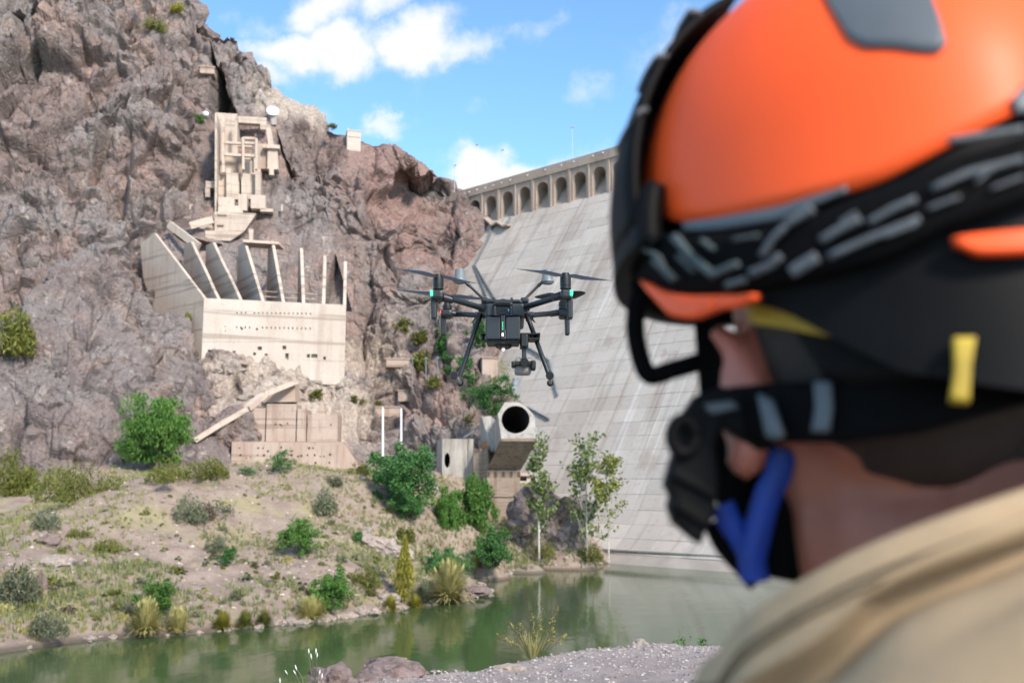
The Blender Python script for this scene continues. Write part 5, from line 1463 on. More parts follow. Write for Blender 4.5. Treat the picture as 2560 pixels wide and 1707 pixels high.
me = quads_mesh('undergrowth', np.concatenate(b3)); me.materials.append(leaf_mat('undergrowth_leaf', (.10, .10, .04), (.19, .185, .075), (.30, .27, .13)))
ug = bpy.data.objects.new('undergrowth', me); COL.objects.link(ug); tag(ug, 'speckle of tiny olive tufts over the gravel slope', kind='stuff')
def pebble_field(name, pts, rad, mat, label, seed):
    R = np.random.default_rng(seed); n = len(pts)
    base = np.array([(1, 0, 0), (0, 1, 0), (-1, 0, 0), (0, -1, 0), (.1, .1, .75), (.5, .55, .45), (-.55, .4, .5), (-.1, 0, -.6)], float)
    tri = np.array([(0, 5, 4), (5, 1, 4), (1, 6, 4), (6, 2, 4), (2, 3, 4), (3, 0, 4), (0, 1, 5), (1, 2, 6), (0, 7, 1), (1, 7, 2), (2, 7, 3), (3, 7, 0)])
    a = R.uniform(0, 6.28, n); c, s = np.cos(a), np.sin(a)
    sc_ = rad[:, None, None] * R.uniform(.6, 1.4, (n, 1, 3)) * (1 + R.uniform(-.25, .25, (n, 8, 3)))
    B = base[None] * sc_
    Pn = np.stack([B[..., 0] * c[:, None] - B[..., 1] * s[:, None], B[..., 0] * s[:, None] + B[..., 1] * c[:, None], B[..., 2] * .75], -1) + pts[:, None]
    Fi = (tri[None] + (np.arange(n) * 8)[:, None, None]).reshape(-1, 3)
    me = bpy.data.meshes.new(name); me.vertices.add(n * 8); me.vertices.foreach_set('co', Pn.astype(np.float32).ravel())
    me.loops.add(Fi.size); me.loops.foreach_set('vertex_index', Fi.astype(np.int32).ravel()); me.polygons.add(len(Fi))
    me.polygons.foreach_set('loop_start', np.arange(0, Fi.size, 3, dtype=np.int32)); me.polygons.foreach_set('loop_total', np.full(len(Fi), 3, np.int32))
    me.update(calc_edges=True); me.materials.append(mat)
    o = bpy.data.objects.new(name, me); COL.objects.link(o); tag(o, label, kind='stuff'); return o
def pebble_mat(name, a, b, c):
    m, t, bs = newmat(name); g_ = N(t, 'ShaderNodeNewGeometry'); r = ramp(t, [(0, a), (.5, b), (1, c)])
    t.links.new(g_.outputs['Random Per Island'], r.inputs[0]); t.links.new(r.outputs[0], bs.inputs['Base Color']); bs.inputs['Roughness'].default_value = .9; return m
M_PEB = pebble_mat('slope_pebbles', (.20, .15, .13), (.36, .29, .25), (.58, .50, .43))
Pp = scatter(5200, lambda q, z, dn: (z > .15) & (dn < R.uniform(-.5, 1.0, len(z))))
pebble_field('slope_pebbles', Pp, .05 + .28 * R.uniform(0, 1, len(Pp)) ** 5 + .05, M_PEB, 'loose stones scattered on the slope', 4)
# gravel on the near ledge
M_PEBN = pebble_mat('ledge_pebbles', (.17, .135, .125), (.31, .265, .25), (.50, .44, .41))
n = 9000
xx = R.uniform(-2.2, 4.2, n); yy = edge_y(xx) - np.abs(R.normal(0, 1.0, n)) + .03
zz = GROUND_Z + .025 * fbm(np.stack([xx, yy, 0 * xx], -1) / .9, 3, 72) + .012 * fbm(np.stack([xx, yy, 0 * xx], -1) / .16, 2, 73)
pebble_field('gravel', np.stack([xx, yy, zz], -1), .004 + .019 * R.uniform(0, 1, n) ** 4, M_PEBN, 'small loose pebbles on the ledge', 5)
def ledge_pt(px, py, dz=0.):
    p = onz(px, py, GROUND_Z - .01); p = p.copy(); p[2] = GROUND_Z - .01 + dz; return p
rock_obj('ledge_rock', ledge_pt(828, 1712), (.17, .15, .14), 41, M_STONEB, 4, .28, label='smooth reddish brown rock on the ledge rim at the bottom of the picture', cat='rock')
rock_obj('ledge_rock', ledge_pt(985, 1692), (.27, .2, .13), 42, M_STONEB, 4, .28, label='larger mottled mauve rock right of the smooth one on the ledge rim', cat='rock')
rock_obj('ledge_rock', ledge_pt(1000, 1688, .1), (.06, .05, .035), 43, M_STONE, 3, .25, label='small pale pebble lying on the mottled mauve rock', cat='rock')
rock_obj('ledge_rock', ledge_pt(1603, 1617), (.09, .07, .06), 44, M_STONE, 3, .3, label='lone grey stone standing on the far rim of the ledge', cat='rock')
rock_obj('ledge_rock', ledge_pt(1280, 1672), (.14, .1, .04), 45, M_STONE, 3, .25, label='flat pinkish stone lying in the gravel below the dry plant', cat='rock')
rock_obj('ledge_rock', ledge_pt(915, 1704), (.12, .1, .06), 46, M_STONEB, 3, .25, label='small red rock between the two larger rim rocks', cat='rock')
# plants on the ledge rim
def rim_plant(px, py, label, stems, seed, cat='plant'):
    base = ledge_pt(px, py, -.03); R = np.random.default_rng(seed)
    root = thing('rim_plant', label, cat, base)
    k = base[1] / FPX
    def loc(x, y, dy=0.): p = at(x, y, base[1] + dy) - base; return p
    return root, base, loc, R
root, base, loc, R_ = rim_plant(1330, 1636, 'dry yellow shrub with grass clump on the ledge rim', 0, 5)
n = 200; a = R_.uniform(0, 6.28, n); L = R_.uniform(.08, .28, n); o_ = np.stack([np.cos(a), np.sin(a) * .7, 0 * a], -1)
q0 = o_ * .03; q1 = o_ * (L * R_.uniform(.25, .9, n))[:, None] + np.array([0, 0, 1]) * (L * .85)[:, None]; s = np.stack([-np.sin(a), np.cos(a), 0 * a], -1) * .004
put(quads_mesh('grass_blades', np.stack([q0 - s, q0 + s, q1 + s * .2, q1 - s * .2], 1)), 'grass_blades', L_STRAW, root)
m = MB(); leaves = []
for pts in [[(1345, 1630), (1352, 1580), (1350, 1545), (1357, 1522)], [(1352, 1628), (1372, 1580), (1380, 1550), (1398, 1520)], [(1360, 1625), (1383, 1590), (1378, 1565)], [(1348, 1620), (1335, 1575), (1332, 1540)], [(1325, 1632), (1270, 1600), (1240, 1592)],
            [(1330, 1632), (1290, 1580), (1275, 1560)], [(1340, 1632), (1310, 1580), (1297, 1556)], [(1365, 1628), (1400, 1600), (1415, 1585)]]:
    P = [loc(x, y, R_.uniform(-.08, .08) * i) for i, (x, y) in enumerate(pts)]
    m.tube(P, [.005, .004, .003, .002][:len(P)], 5)
    for i in range(40):
        f = R_.uniform(.3, 1); t = f * (len(P) - 1); i0 = min(int(t), len(P) - 2); leaves.append(P[i0] + (P[i0 + 1] - P[i0]) * (t - i0) + R_.normal(size=3) * .012)
put(m.mesh('stems'), 'stems', M_BARK, root)
put(quads_mesh('leaves', leaf_quads(np.array(leaves), .026, .017, R_)), 'leaves', L_STRAW, root).data.materials[0] = leaf_mat('dry_leaf', (.24, .20, .05), (.36, .31, .09), (.46, .36, .14))
root, base, loc, R_ = rim_plant(760, 1730, 'white seed head weeds at the bottom of the picture', 0, 6)
m = MB(); 
for (x0, y0, x1, y1) in [(775, 1730, 772, 1628), (785, 1730, 790, 1627), (782, 1730, 793, 1638), (790, 1730, 799, 1680), (760, 1730, 740, 1668), (765, 1730, 737, 1680), (745, 1730, 716, 1680), (790, 1730, 778, 1640), (800, 1730, 805, 1690), (700, 1740, 700, 1700)]:
    A, B = loc(x0, y0), loc(x1, y1, R_.uniform(-.1, .1)); m.tube([A, (A + B) / 2 + R_.normal(size=3) * .01, B], [.003, .0025, .002], 5)
    d = B - A; d /= np.linalg.norm(d)
    put(MB().tube([B - d * .02, B, B + d * .022], [.002, .0045, .0015], 7).mesh('seed_head', True), 'seed_head', M_WHITE, root)
put(m.mesh('stems'), 'stems', L_GREY, root)
for (px, py, hpx, lab) in [(1703, 1612, 26, 'tiny green sprig on the ledge rim'), (1755, 1614, 20, 'tiny green sprig half hidden by the jacket collar')]:
    root, base, loc, R_ = rim_plant(px, py, lab, 0, px)
    h = hpx * base[1] / FPX
    P = R_.normal(size=(60, 3)) * np.array([.03, .03, .02]) + np.stack([0 * np.arange(60), 0 * np.arange(60), np.linspace(.1, 1, 60) * h], -1)
    put(quads_mesh('leaves', leaf_quads(P, .03, .02, R_)), 'leaves', L_GREEN, root)
    put(MB().tube([(0, 0, -.02), (.01, 0, h)], [.003, .002], 5).mesh('stem'), 'stem', M_BARK, root)
# =================================================================== DRONE
def zd(x, y): return 970 + x / 4.055, 630 + y / 4.055
def D(x, y, Y): return at(*zd(x, y), Y)
def plastic(name, col, rough): return plain(name, col, rough, 0, .15, 60, .15, .0006)
MD_BODY = plastic('drone_shell', (.012, .015, .018), .42)
MD_ARM = plastic('carbon_tube', (.016, .018, .020), .36)
MD_BAT = plastic('battery_case', (.008, .014, .020), .5)
MD_BLACK = plastic('black_plastic', (.004, .0045, .005), .42)
MD_GREY = plastic('antenna_grey', (.16, .185, .20), .45)
MD_CAM = plastic('camera_grey', (.22, .205, .195), .45)
MD_LED = plain('led_green', (.05, .5, .2), .4, emit=((.02, 1, .25), 2.0))
MD_LEDW = plain('led_white', (.8, .8, .7), .4, emit=((1, .95, .75), 1.6))
MD_RED = plain('led_red', (.5, .05, .04), .4, emit=((1, .1, .06), .8))
MD_BLADE = plastic('propeller_black', (.016, .015, .014), .5)
YN, YB, YFAR = 3.92, 4.02, 4.40
drone = thing('drone', 'black four rotor drone with camera hovering in front of the dam', 'drone', D(1165, 1000, 4.1))
SP = 1 / 4.055 / FPX
def dbox(name, x0, y0, x1, y1, Y, dep, mat, parent, bevel=.004, x0b=None, x1b=None):
    a = zd(x0, y0); b = zd(x1, y1); m = MB()
    pxbox(m, a[0], a[1], b[0], b[1], Y, dep, 0., None if x0b is None else zd(x0b, 0)[0], None if x1b is None else zd(x1b, 0)[0])
    return m.build(name, mat, parent, bevel=bevel)
def dlathe(name, xc, prof, Y, mat, parent, n=28):
    """prof: (zoom y, half width in zoom px) from top to bottom"""
    k = Y * SP
    base = D(xc, prof[0][0], Y)
    pts = [np.array([base[0], Y, D(xc, y, Y)[2]]) for y, r in prof]
    o = MB().tube(pts, [max(r * k, 1e-4) for y, r in prof], n).build(name, mat, parent, True)
    em = o.modifiers.new('edges', 'EDGE_SPLIT'); em.split_angle = math.radians(35)
    return o
def dtube(name, pts, rads, mat, parent, n=18):
    P = [D(*p) for p in pts]; r = [q * p[2] * SP for q, p in zip(rads, pts)]
    o = MB().tube(P, r, n).build(name, mat, parent, True)
    em = o.modifiers.new('edges', 'EDGE_SPLIT'); em.split_angle = math.radians(35)
    return o
# fuselage
body = dbox('fuselage', 980, 515, 1385, 665, YB + .01, .34, MD_BODY, drone, .012)
dbox('top_shell', 1020, 478, 1345, 520, YB + .03, .30, MD_BODY, drone, .01, 985, 1380)
dbox('rear_frame', 1068, 505, 1265, 545, YB - .012, .05, MD_BODY, drone, .006)
dbox('rear_frame', 1068, 545, 1095, 650, YB - .012, .05, MD_BODY, drone, .004)
dbox('rear_frame', 1232, 545, 1262, 650, YB - .012, .05, MD_BODY, drone, .004)
dbox('vent_recess', 1096, 546, 1231, 645, YB + .003, .01, MD_BLACK, drone, 0)
for x in range(1120, 1205, 16): dbox('cooling_fin', x, 560, x + 6, 612, YB - .006, .02, MD_BLACK, drone, 0)
dbox('handle_bar', 1088, 503, 1240, 520, YB - .02, .012, MD_ARM, drone, .002)
dbox('latch', 1122, 615, 1200, 630, YB - .018, .012, MD_ARM, drone, .002)
dbox('port', 1216, 575, 1230, 602, YB - .004, .006, plain('port_blue', (.12, .3, .4), .4), drone, 0)
for x in (1075, 1255): dlathe('top_knob', x, [(462, 8), (470, 14), (482, 16)], YB + .08, MD_BLACK, drone, 14)
dlathe('gps_dome', 1168, [(470, 5), (474, 22), (482, 30)], YB + .15, MD_GREY, drone, 18)
# batteries
dbox('battery', 988, 656, 1139, 885, YB - .035, .17, MD_BAT, drone, .005)
dbox('battery', 1191, 656, 1340, 885, YB - .035, .17, MD_BAT, drone, .005)
dbox('battery_tray', 998, 884, 1332, 914, YB - .02, .15, MD_BODY, drone, .005)
strip_ = dbox('status_strip', 1142, 638, 1188, 884, YB - .038, .05, MD_BODY, drone, .003)
for y in (715, 737, 757, 779): dlathe('status_led', 1162, [(y - 4, 3), (y, 4.5), (y + 4, 3)], YB - .0395, MD_LED, strip_, 10)
dbox('power_led', 1155, 822, 1170, 850, YB - .041, .005, MD_LEDW, strip_, 0)
# sensor pod below
k = YB * SP
c = D(1172, 890, YB + .06)
P = []
pod = MB()
prof = [(890, 102), (905, 104), (945, 100), (970, 80), (984, 50)]
pod.tube([np.array([c[0], YB + .06, D(1172, y, YB + .06)[2]]) for y, r in prof], [r * k for y, r in prof], 10)
pod.build('sensor_pod', MD_BODY, drone)
dlathe('beacon_lamp', 1170, [(980, 16), (992, 12), (1000, 5)], YB + .04, MD_LEDW, drone, 14)
for x in (1122, 1213): dlathe('sensor_eye', x, [(955, 5), (962, 7), (970, 5)], YB - .018, MD_BLACK, drone, 12)
# arms: (hub collar, tube, sleeve, motor mount, motor, prop, foot antenna)
def arm(name, hub, tube_in, tube_out, sleeve, mount, motor, leg, Y, led, ledmat):
    a = dtube(name, [(*tube_in, YB + .06 if Y < 4.1 else YB + .22), (*tube_out, Y)], [31, 31] if Y < 4.1 else [27, 27], MD_ARM, drone)
    dtube('hub_collar', [(*hub[0], YB + .05 if Y < 4.1 else YB + .2), (*hub[1], YB + .03 if Y < 4.1 else YB + .2)], [42, 48] if Y < 4.1 else [34, 36], MD_BODY, a)
    dtube('sleeve', [(*sleeve[0], Y + .01), (*sleeve[1], Y)], [37, 44] if Y < 4.1 else [31, 34], MD_BODY, a)
    mt = dbox('motor_mount', mount[0], mount[1], mount[2], mount[3], Y - .04, .085, MD_BODY, a, .012)
    x0, y0, x1, y1 = motor; xc = (x0 + x1) / 2; r = (x1 - x0) / 2
    dlathe('motor', xc, [(y0, r * .68), (y0 + 34, r * .74), (y0 + 36, r * .98), (y0 + 55, r), (y1 - 32, r), (y1 - 30, r * .94), (y1 - 18, r * .94), (y1 - 16, r), (y1, r)], Y, MD_BLACK, a)
    lx0, ly0, lx1, ly1 = leg
    dbox('antenna_leg', lx0, ly0, lx1, ly1, Y - .02, .045, MD_BODY, a, .006, lx0 + 6, lx1 + 2)
    if led: dbox('navigation_light', *led, Y - .046, .06, ledmat, a, .003)
    return a
arm('arm', ((930, 565), (1035, 580)), (1000, 582), (640, 475), ((660, 490), (560, 462)), (432, 378, 560, 478), (456, 228, 566, 378), (430, 455, 488, 675), YN, (427, 388, 453, 441), MD_LED)
arm('arm', ((1420, 560), (1300, 580)), (1330, 578), (1680, 470), ((1660, 468), (1760, 440)), (1748, 372, 1870, 475), (1742, 215, 1856, 376), (1815, 450, 1874, 672), YN, (1847, 380, 1875, 438), MD_LED)
arm('arm', ((885, 640), (990, 640)), (1000, 645), (705, 628), ((715, 630), (640, 622)), (528, 578, 650, 655), (552, 505, 650, 582), (530, 650, 586, 842), YFAR, (525, 590, 536, 622), MD_RED)
arm('arm', ((1475, 640), (1380, 640)), (1370, 645), (1650, 625), ((1640, 628), (1765, 610)), (1735, 572, 1850, 660), (1728, 470, 1822, 580), (1792, 655, 1842, 836), YFAR, None, None)
def prop(hub, tips, Y, thick=1.0):
    h = D(*hub, Y)
    p = dlathe('propeller', hub[0], [(hub[1] - 14, 20), (hub[1] - 6, 34), (hub[1] + 8, 36), (hub[1] + 14, 28)], Y, MD_BLACK, drone, 20)
    for (x, y, Yt), sg in tips:
        t = D(x, y, Yt); d = t - h; L = np.linalg.norm(d); d = d / L
        side = np.cross(d, [0, 0, 1]); side /= np.linalg.norm(side); up = np.cross(side, d)
        vs, fs = [], []; ns = 14
        for i in range(ns + 1):
            f = i / ns
            ch = np.interp(f, [0, .08, .3, .6, .9, 1], [.014, .026, .062, .05, .032, .010]); tw = math.radians(np.interp(f, [0, .2, 1], [40, 34, 18])) * sg
            cd = side * math.cos(tw) + up * math.sin(tw); nn = np.cross(d, cd)
            c0 = h + d * (L * f); th = np.interp(f, [0, .1, 1], [.009, .006, .0016])
            for q, w in ((-.5, 0), (-.15, .5), (.25, .35), (.5, 0), (.25, -.25), (-.15, -.3)):
                vs.append(c0 + cd * (ch * q) + nn * (th * w))
        for i in range(ns):
            for j in range(6): fs.append((i * 6 + j, i * 6 + (j + 1) % 6, (i + 1) * 6 + (j + 1) % 6, (i + 1) * 6 + j))
        fs.append(tuple(range(5, -1, -1))); fs.append(tuple(ns * 6 + j for j in range(6)))
        MB().add(vs, fs).build('blade', MD_BLADE, p, True)
prop((520, 246), [((62, 166, YN - .15), 1), ((905, 318, YN + .15), -1)], YN)
prop((1792, 238), [((2270, 290, YN + .12), -1), ((1310, 172, YN - .12), 1)], YN)
prop((600, 446), [((92, 385, YFAR - .05), 1), ((1085, 484, YFAR + .06), -1)], YFAR)
prop((1775, 448), [((1992, 405, YFAR - .17), 1), ((1492, 462, YFAR + .19), -1)], YFAR)
# positioning antennas
for xc, y0, y1, rt, rb, mast in [(730, 176, 280, 50, 58, [(775, 300), (830, 345), (985, 495)]), (1616, 182, 286, 49, 58, [(1565, 305), (1520, 345), (1385, 480)])]:
    a = dlathe('positioning_antenna', xc, [(y0, rt * .9), (y0 + 4, rt), (y1 - 8, rb), (y1 - 6, 66), (y1 + 18, 70), (y1 + 28, 58), (y1 + 38, 52)], YB + .12, MD_GREY, drone)
    dtube('mast', [(*mast[0], YB + .12), (*mast[1], YB + .12), (*mast[2], YB + .1)], [17, 14, 14], MD_ARM, a)
    dtube('mast_joint', [(mast[1][0] * .5 + mast[0][0] * .5, mast[1][1] * .5 + mast[0][1] * .5, YB + .12), (*mast[1], YB + .12)], [19, 19], MD_BODY, a)
    s = 1 if xc > 1100 else -1
    dbox('mast_foot', mast[2][0] - 42, 455, mast[2][0] + 42, 512, YB + .06, .07, MD_BODY, a, .008)
# landing gear
for top, bot, near, far in [((930, 650), (728, 1262), (668, 1252), (736, 1326)), ((1412, 650), (1626, 1228), (1641, 1252), (1646, 1326))]:
    lg = dtube('landing_leg', [(*top, YB + .12), (*bot, YB + .1)], [25, 24], MD_ARM, drone)
    dtube('leg_socket', [(top[0], top[1] - 30, YB + .12), (top[0] + (bot[0] - top[0]) * .08, top[1] + 50, YB + .12)], [34, 30], MD_BODY, lg)
    sk = dtube('skid', [(*near, 3.9), (*far, 4.36)], [20, 19], MD_CAM, lg)
    for (x, y), Yx, r in ((near, 3.9, 43), (far, 4.36, 37)):
        dtube('foot_pad', [(x, y, Yx - .03), (x, y, Yx - .015), (x, y, Yx + .02), (x, y, Yx + .035)], [r * .8, r, r, r * .75], MD_BLACK, lg, 20)
    m = MB(); s = -1 if top[0] < 1100 else 1
    q = [(top[0] + s * 5, 625), (top[0] + s * 30, 640), (top[0] + s * 80, 715), (top[0] + s * 62, 700), (top[0] + s * 28, 665)]
    dtube('spring_clip', [(*q_, YB + .05) for q_ in q] + [(*q[0], YB + .05)], [5] * 6, MD_BLACK, lg, 6)
# camera gimbal
gb = dbox('gimbal', 1337, 825, 1424, 968, YB + .02, .08, MD_BLACK, drone, .008)
dbox('yoke', 1356, 950, 1404, 1100, YB + .04, .03, MD_BODY, gb, .004)
dbox('damper_plate', 1336, 818, 1545, 836, YB + .02, .1, MD_BLACK, gb, .002)
dbox('damper_plate', 1424, 868, 1540, 884, YB + .02, .1, MD_BLACK, gb, .002)
for x in (1455, 1527): dlathe('damper', x, [(834, 10), (842, 17), (862, 17), (870, 10)], YB + .05, MD_BLACK, gb, 12)
dbox('damper_plate', 940, 822, 990, 834, YB + .06, .08, MD_BLACK, gb, .002)
dlathe('damper', 962, [(832, 10), (845, 17), (870, 17), (885, 12)], YB + .09, MD_BLACK, gb, 12)
dbox('damper_plate', 945, 880, 992, 892, YB + .06, .08, MD_BLACK, gb, .002)
cm = dbox('camera', 1282, 1072, 1454, 1230, YB + .05, .10, MD_CAM, drone, .012)
dbox('camera_arm', 1252, 1103, 1500, 1152, YB + .038, .02, MD_BLACK, cm, .005)
dbox('pivot_motor', 1250, 1103, 1290, 1165, YB + .03, .06, MD_BLACK, cm, .006)
dbox('pivot_motor', 1448, 1095, 1500, 1188, YB + .03, .07, MD_BLACK, cm, .006)
dtube('rear_hub', [(1384, 1120, YB + .0), (1384, 1120, YB + .01), (1384, 1120, YB + .05)], [40, 46, 46], MD_BLACK, cm, 24)
for x in (1302, 1325, 1400, 1425): dbox('heat_fin', x, 1060, x + 12, 1074, YB + .055, .08, MD_CAM, cm, 0)
# =================================================================== PERSON
def cloth(name, col, scale=400, wr=6.0, bd=.004):
    m, t, bs = newmat(name)
    co = N(t, 'ShaderNodeTexCoord').outputs['Object']
    a = noise_tex(t, co, wr, 4, .55); b = noise_tex(t, co, scale, 3, .6)
    c = mixc(t, maprange(t, a, .3, .7), tuple(x * .86 for x in col), tuple(x * 1.1 for x in col))
    t.links.new(c, bs.inputs['Base Color']); bs.inputs['Roughness'].default_value = .9; bs.inputs['Specular IOR Level'].default_value = .2
    s = N(t, 'ShaderNodeMath', operation='MULTIPLY_ADD'); t.links.new(b, s.inputs[0]); s.inputs[1].default_value = .08; t.links.new(a, s.inputs[2])
    bump(t, bs, s.outputs[0], .5, bd * 3)
    return m
MP_SKIN, t_, b_ = newmat('skin')
co = N(t_, 'ShaderNodeTexCoord').outputs['Object']
sk_ = mixc(t_, maprange(t_, noise_tex(t_, co, 25, 4), .3, .7), (.30, .105, .066), (.37, .138, .090))
ed = N(t_, 'ShaderNodeVectorMath', operation='DISTANCE'); t_.links.new(co, ed.inputs[0]); ed.inputs[1].default_value = tuple(float(x) for x in at(1850, 980, .645))
sk_ = mixc(t_, maprange(t_, ed.outputs['Value'], .035, .06, .75, 0), sk_, (.50, .16, .12))
t_.links.new(sk_, b_.inputs['Base Color']); b_.inputs['Roughness'].default_value = .5; b_.inputs['Subsurface Weight'].default_value = .12; b_.inputs['Subsurface Radius'].default_value = (.01, .004, .002); b_.inputs['Subsurface Scale'].default_value = 1
MP_JACK = cloth('khaki_cloth', (.42, .305, .19))
MP_SEAM = cloth('seam_thread', (.16, .12, .075))
MP_TROU = cloth('dark_trousers', (.06, .06, .055))
MP_BOOT = plain('boot_leather', (.02, .018, .016), .5)
MP_ORANGE = plain('orange_shell', (1.0, .105, .016), .55, 0, .05, 8, spec=.3)
_b = MP_ORANGE.node_tree.nodes['Principled BSDF']; _b.inputs['Coat Weight'].default_value = .1; _b.inputs['Coat Roughness'].default_value = .35
MP_BLACK = plain('helmet_black', (.0035, .0035, .004), .6, 0, .2, 30, spec=.12)
MP_WEB = plain('black_webbing', (.0035, .0035, .004), .85, 0, .2, 200, spec=.08)
MP_GREYP = plain('grey_panel', (.085, .10, .115), .55, 0, .08, 30)
MP_PRINT = plain('grey_strap_print', (.09, .10, .112), .7, 0, .2, 60)
MP_PRINT2 = plain('teal_strap_print', (.06, .08, .083), .7, 0, .25, 60)
MP_YEL = plain('yellow_webbing', (.42, .29, .025), .6, 0, .15, 60)
MP_BLUE = plain('blue_webbing', (.003, .036, .27), .6, 0, .2, 80)
MP_HAIR = plain('dark_hair', (.020, .013, .011), .7, 0, .4, 300, .5, .003)

HC = at(2150, 605, .665)
fw = np.array([-.46, .888, 0.]); fw /= np.linalg.norm(fw)
Lf = np.array([-fw[1], fw[0], 0.])                      # the person's left
ph_ = math.radians(9)                                   # head bowed
F_ = fw * math.cos(ph_) + np.array([0, 0, -math.sin(ph_)])
U_ = np.cross(F_, Lf)
def hp(f, l, u): return HC + F_ * f + Lf * l + U_ * u
class Dome:
    """dome on an elliptical drum, in the head's frame"""
    def __init__(s, cf, cu, af, al, au): s.cf, s.cu, s.af, s.al, s.au = cf, cu, af, al, au
    def pt(s, lon, lat, off=0.):
        if lat >= 0: f, l, u = s.af * math.cos(lat) * math.cos(lon), s.al * math.cos(lat) * math.sin(lon), s.au * math.sin(lat)
        else: f, l, u = s.af * math.cos(lon), s.al * math.sin(lon), s.au * lat
        k = 1 + off / s.al
        return hp(s.cf + f * k, l * k, s.cu + u * (k if lat >= 0 else 1))
    def hit(s, px, py, off=0.):
        d = ray(px, py); o = np.array([0, 0, CAMZ]) - hp(s.cf, 0, s.cu)
        B = np.stack([F_, Lf, U_])
        for au in (s.au, 1e6):
            S = np.array([s.af + off, s.al + off, au + off])
            dd, oo = (B @ d) / S, (B @ o) / S
            a, b, c = dd @ dd, 2 * dd @ oo, oo @ oo - 1
            q = b * b - 4 * a * c
            t = (-b - math.sqrt(q)) / (2 * a) if q > 0 else -b / (2 * a)
            p = o + d * t
            if p @ U_ >= -1e-4 or au > 1e5: return p + hp(s.cf, 0, s.cu)
HEL = Dome(.005, .035, .172, .130, .165)
HEAD = Dome(.0, .0, .100, .082, .11)
def hdp(f, l, u): return HC + F_ * f + Lf * (l + .004) + U_ * (u - .088)
person = thing('person', 'person in orange helmet and khaki jacket seen from behind, head bowed', 'person', (.36, .42, GROUND_Z))
helmet = thing('helmet', 'bright orange rescue helmet with black goggle strap worn by the person', 'helmet', hp(0, 0, .03))

def rim_curve(D_, poly, lons, lat0, lat1):
    """latitude at which the shell's edge crosses the photographed rim line, mirrored to the far side"""
    xs, ys = [p[0] for p in poly], [p[1] for p in poly]
    out = {}
    for lon in lons:
        l = abs(lon) if abs(lon) <= math.pi else 2 * math.pi - abs(lon)
        a, b = lat0, lat1
        for _ in range(30):
            m_ = (a + b) / 2; x, y, dd_ = proj(D_.pt(l, m_))
            if y > np.interp(x, xs, ys): a = m_
            else: b = m_
        out[lon] = (a + b) / 2
    return out
lons = [2 * math.pi * k / 96 - math.pi for k in range(96)]
RIM = [(1500, 500), (1600, 530), (1700, 556), (1800, 548), (1950, 525), (2080, 492), (2200, 452), (2350, 375), (2500, 300), (2700, 215)]
rim = rim_curve(HEL, RIM, lons, -.75, .6)
def shell(lat_lo, lat_hi, D_, off, nlat, lons=lons, closed=True):
    vs, fs = [], []; n = len(lons)
    for lon in lons:
        for j in range(nlat + 1):
            f = j / nlat; vs.append(D_.pt(lon, lat_lo[lon] + (lat_hi(lon) - lat_lo[lon]) * f, off))
    for i in range(n if closed else n - 1):
        i2 = (i + 1) % n
        for j in range(nlat): fs.append((i * (nlat + 1) + j, i2 * (nlat + 1) + j, i2 * (nlat + 1) + j + 1, i * (nlat + 1) + j + 1))
    return MB().add(vs, fs)
def solid(o, t, off=-1.0):
    md = o.modifiers.new('thickness', 'SOLIDIFY'); md.thickness = t; md.offset = off; return o
sh_o = shell(rim, lambda l: math.pi / 2 - .001, HEL, 0., 26).build('shell', MP_ORANGE, helmet, True)
bm = bmesh.new(); bm.from_mesh(sh_o.data); bmesh.ops.remove_doubles(bm, verts=bm.verts, dist=.0004); bmesh.ops.recalc_face_normals(bm, faces=bm.faces); bm.to_mesh(sh_o.data); bm.free()
solid(sh_o, .004)
LOW = [(1500, 640), (1560, 690), (1650, 730), (1750, 745), (1850, 748), (1950, 775), (2100, 850), (2250, 920), (2400, 945), (2560, 965), (2750, 980)]
low = rim_curve(HEL, LOW, lons, -1.2, .3)
shell(low, lambda l: rim[l] + .03, HEL, -.005, 10).build('black_liner', MP_BLACK, helmet, True)
def strip(name, up, lo, D_, off, mat, parent, n=28, th=.003, cross=4):
    def res(P):
        P = np.array(P, float); s = np.concatenate([[0], np.cumsum(np.hypot(*np.diff(P, axis=0).T))]); t = np.linspace(0, s[-1], n)
        return np.stack([np.interp(t, s, P[:, 0]), np.interp(t, s, P[:, 1])], -1)
    A, B = res(up), res(lo); vs, fs = [], []
    for i in range(n):
        for j in range(cross + 1):
            q = A[i] + (B[i] - A[i]) * j / cross; vs.append(D_.hit(q[0], q[1], off))
    for i in range(n - 1):
        for j in range(cross): fs.append((i * (cross + 1) + j, (i + 1) * (cross + 1) + j, (i + 1) * (cross + 1) + j + 1, i * (cross + 1) + j + 1))
    o = MB().add(vs, fs).build(name, mat, parent, True); solid(o, th); return o
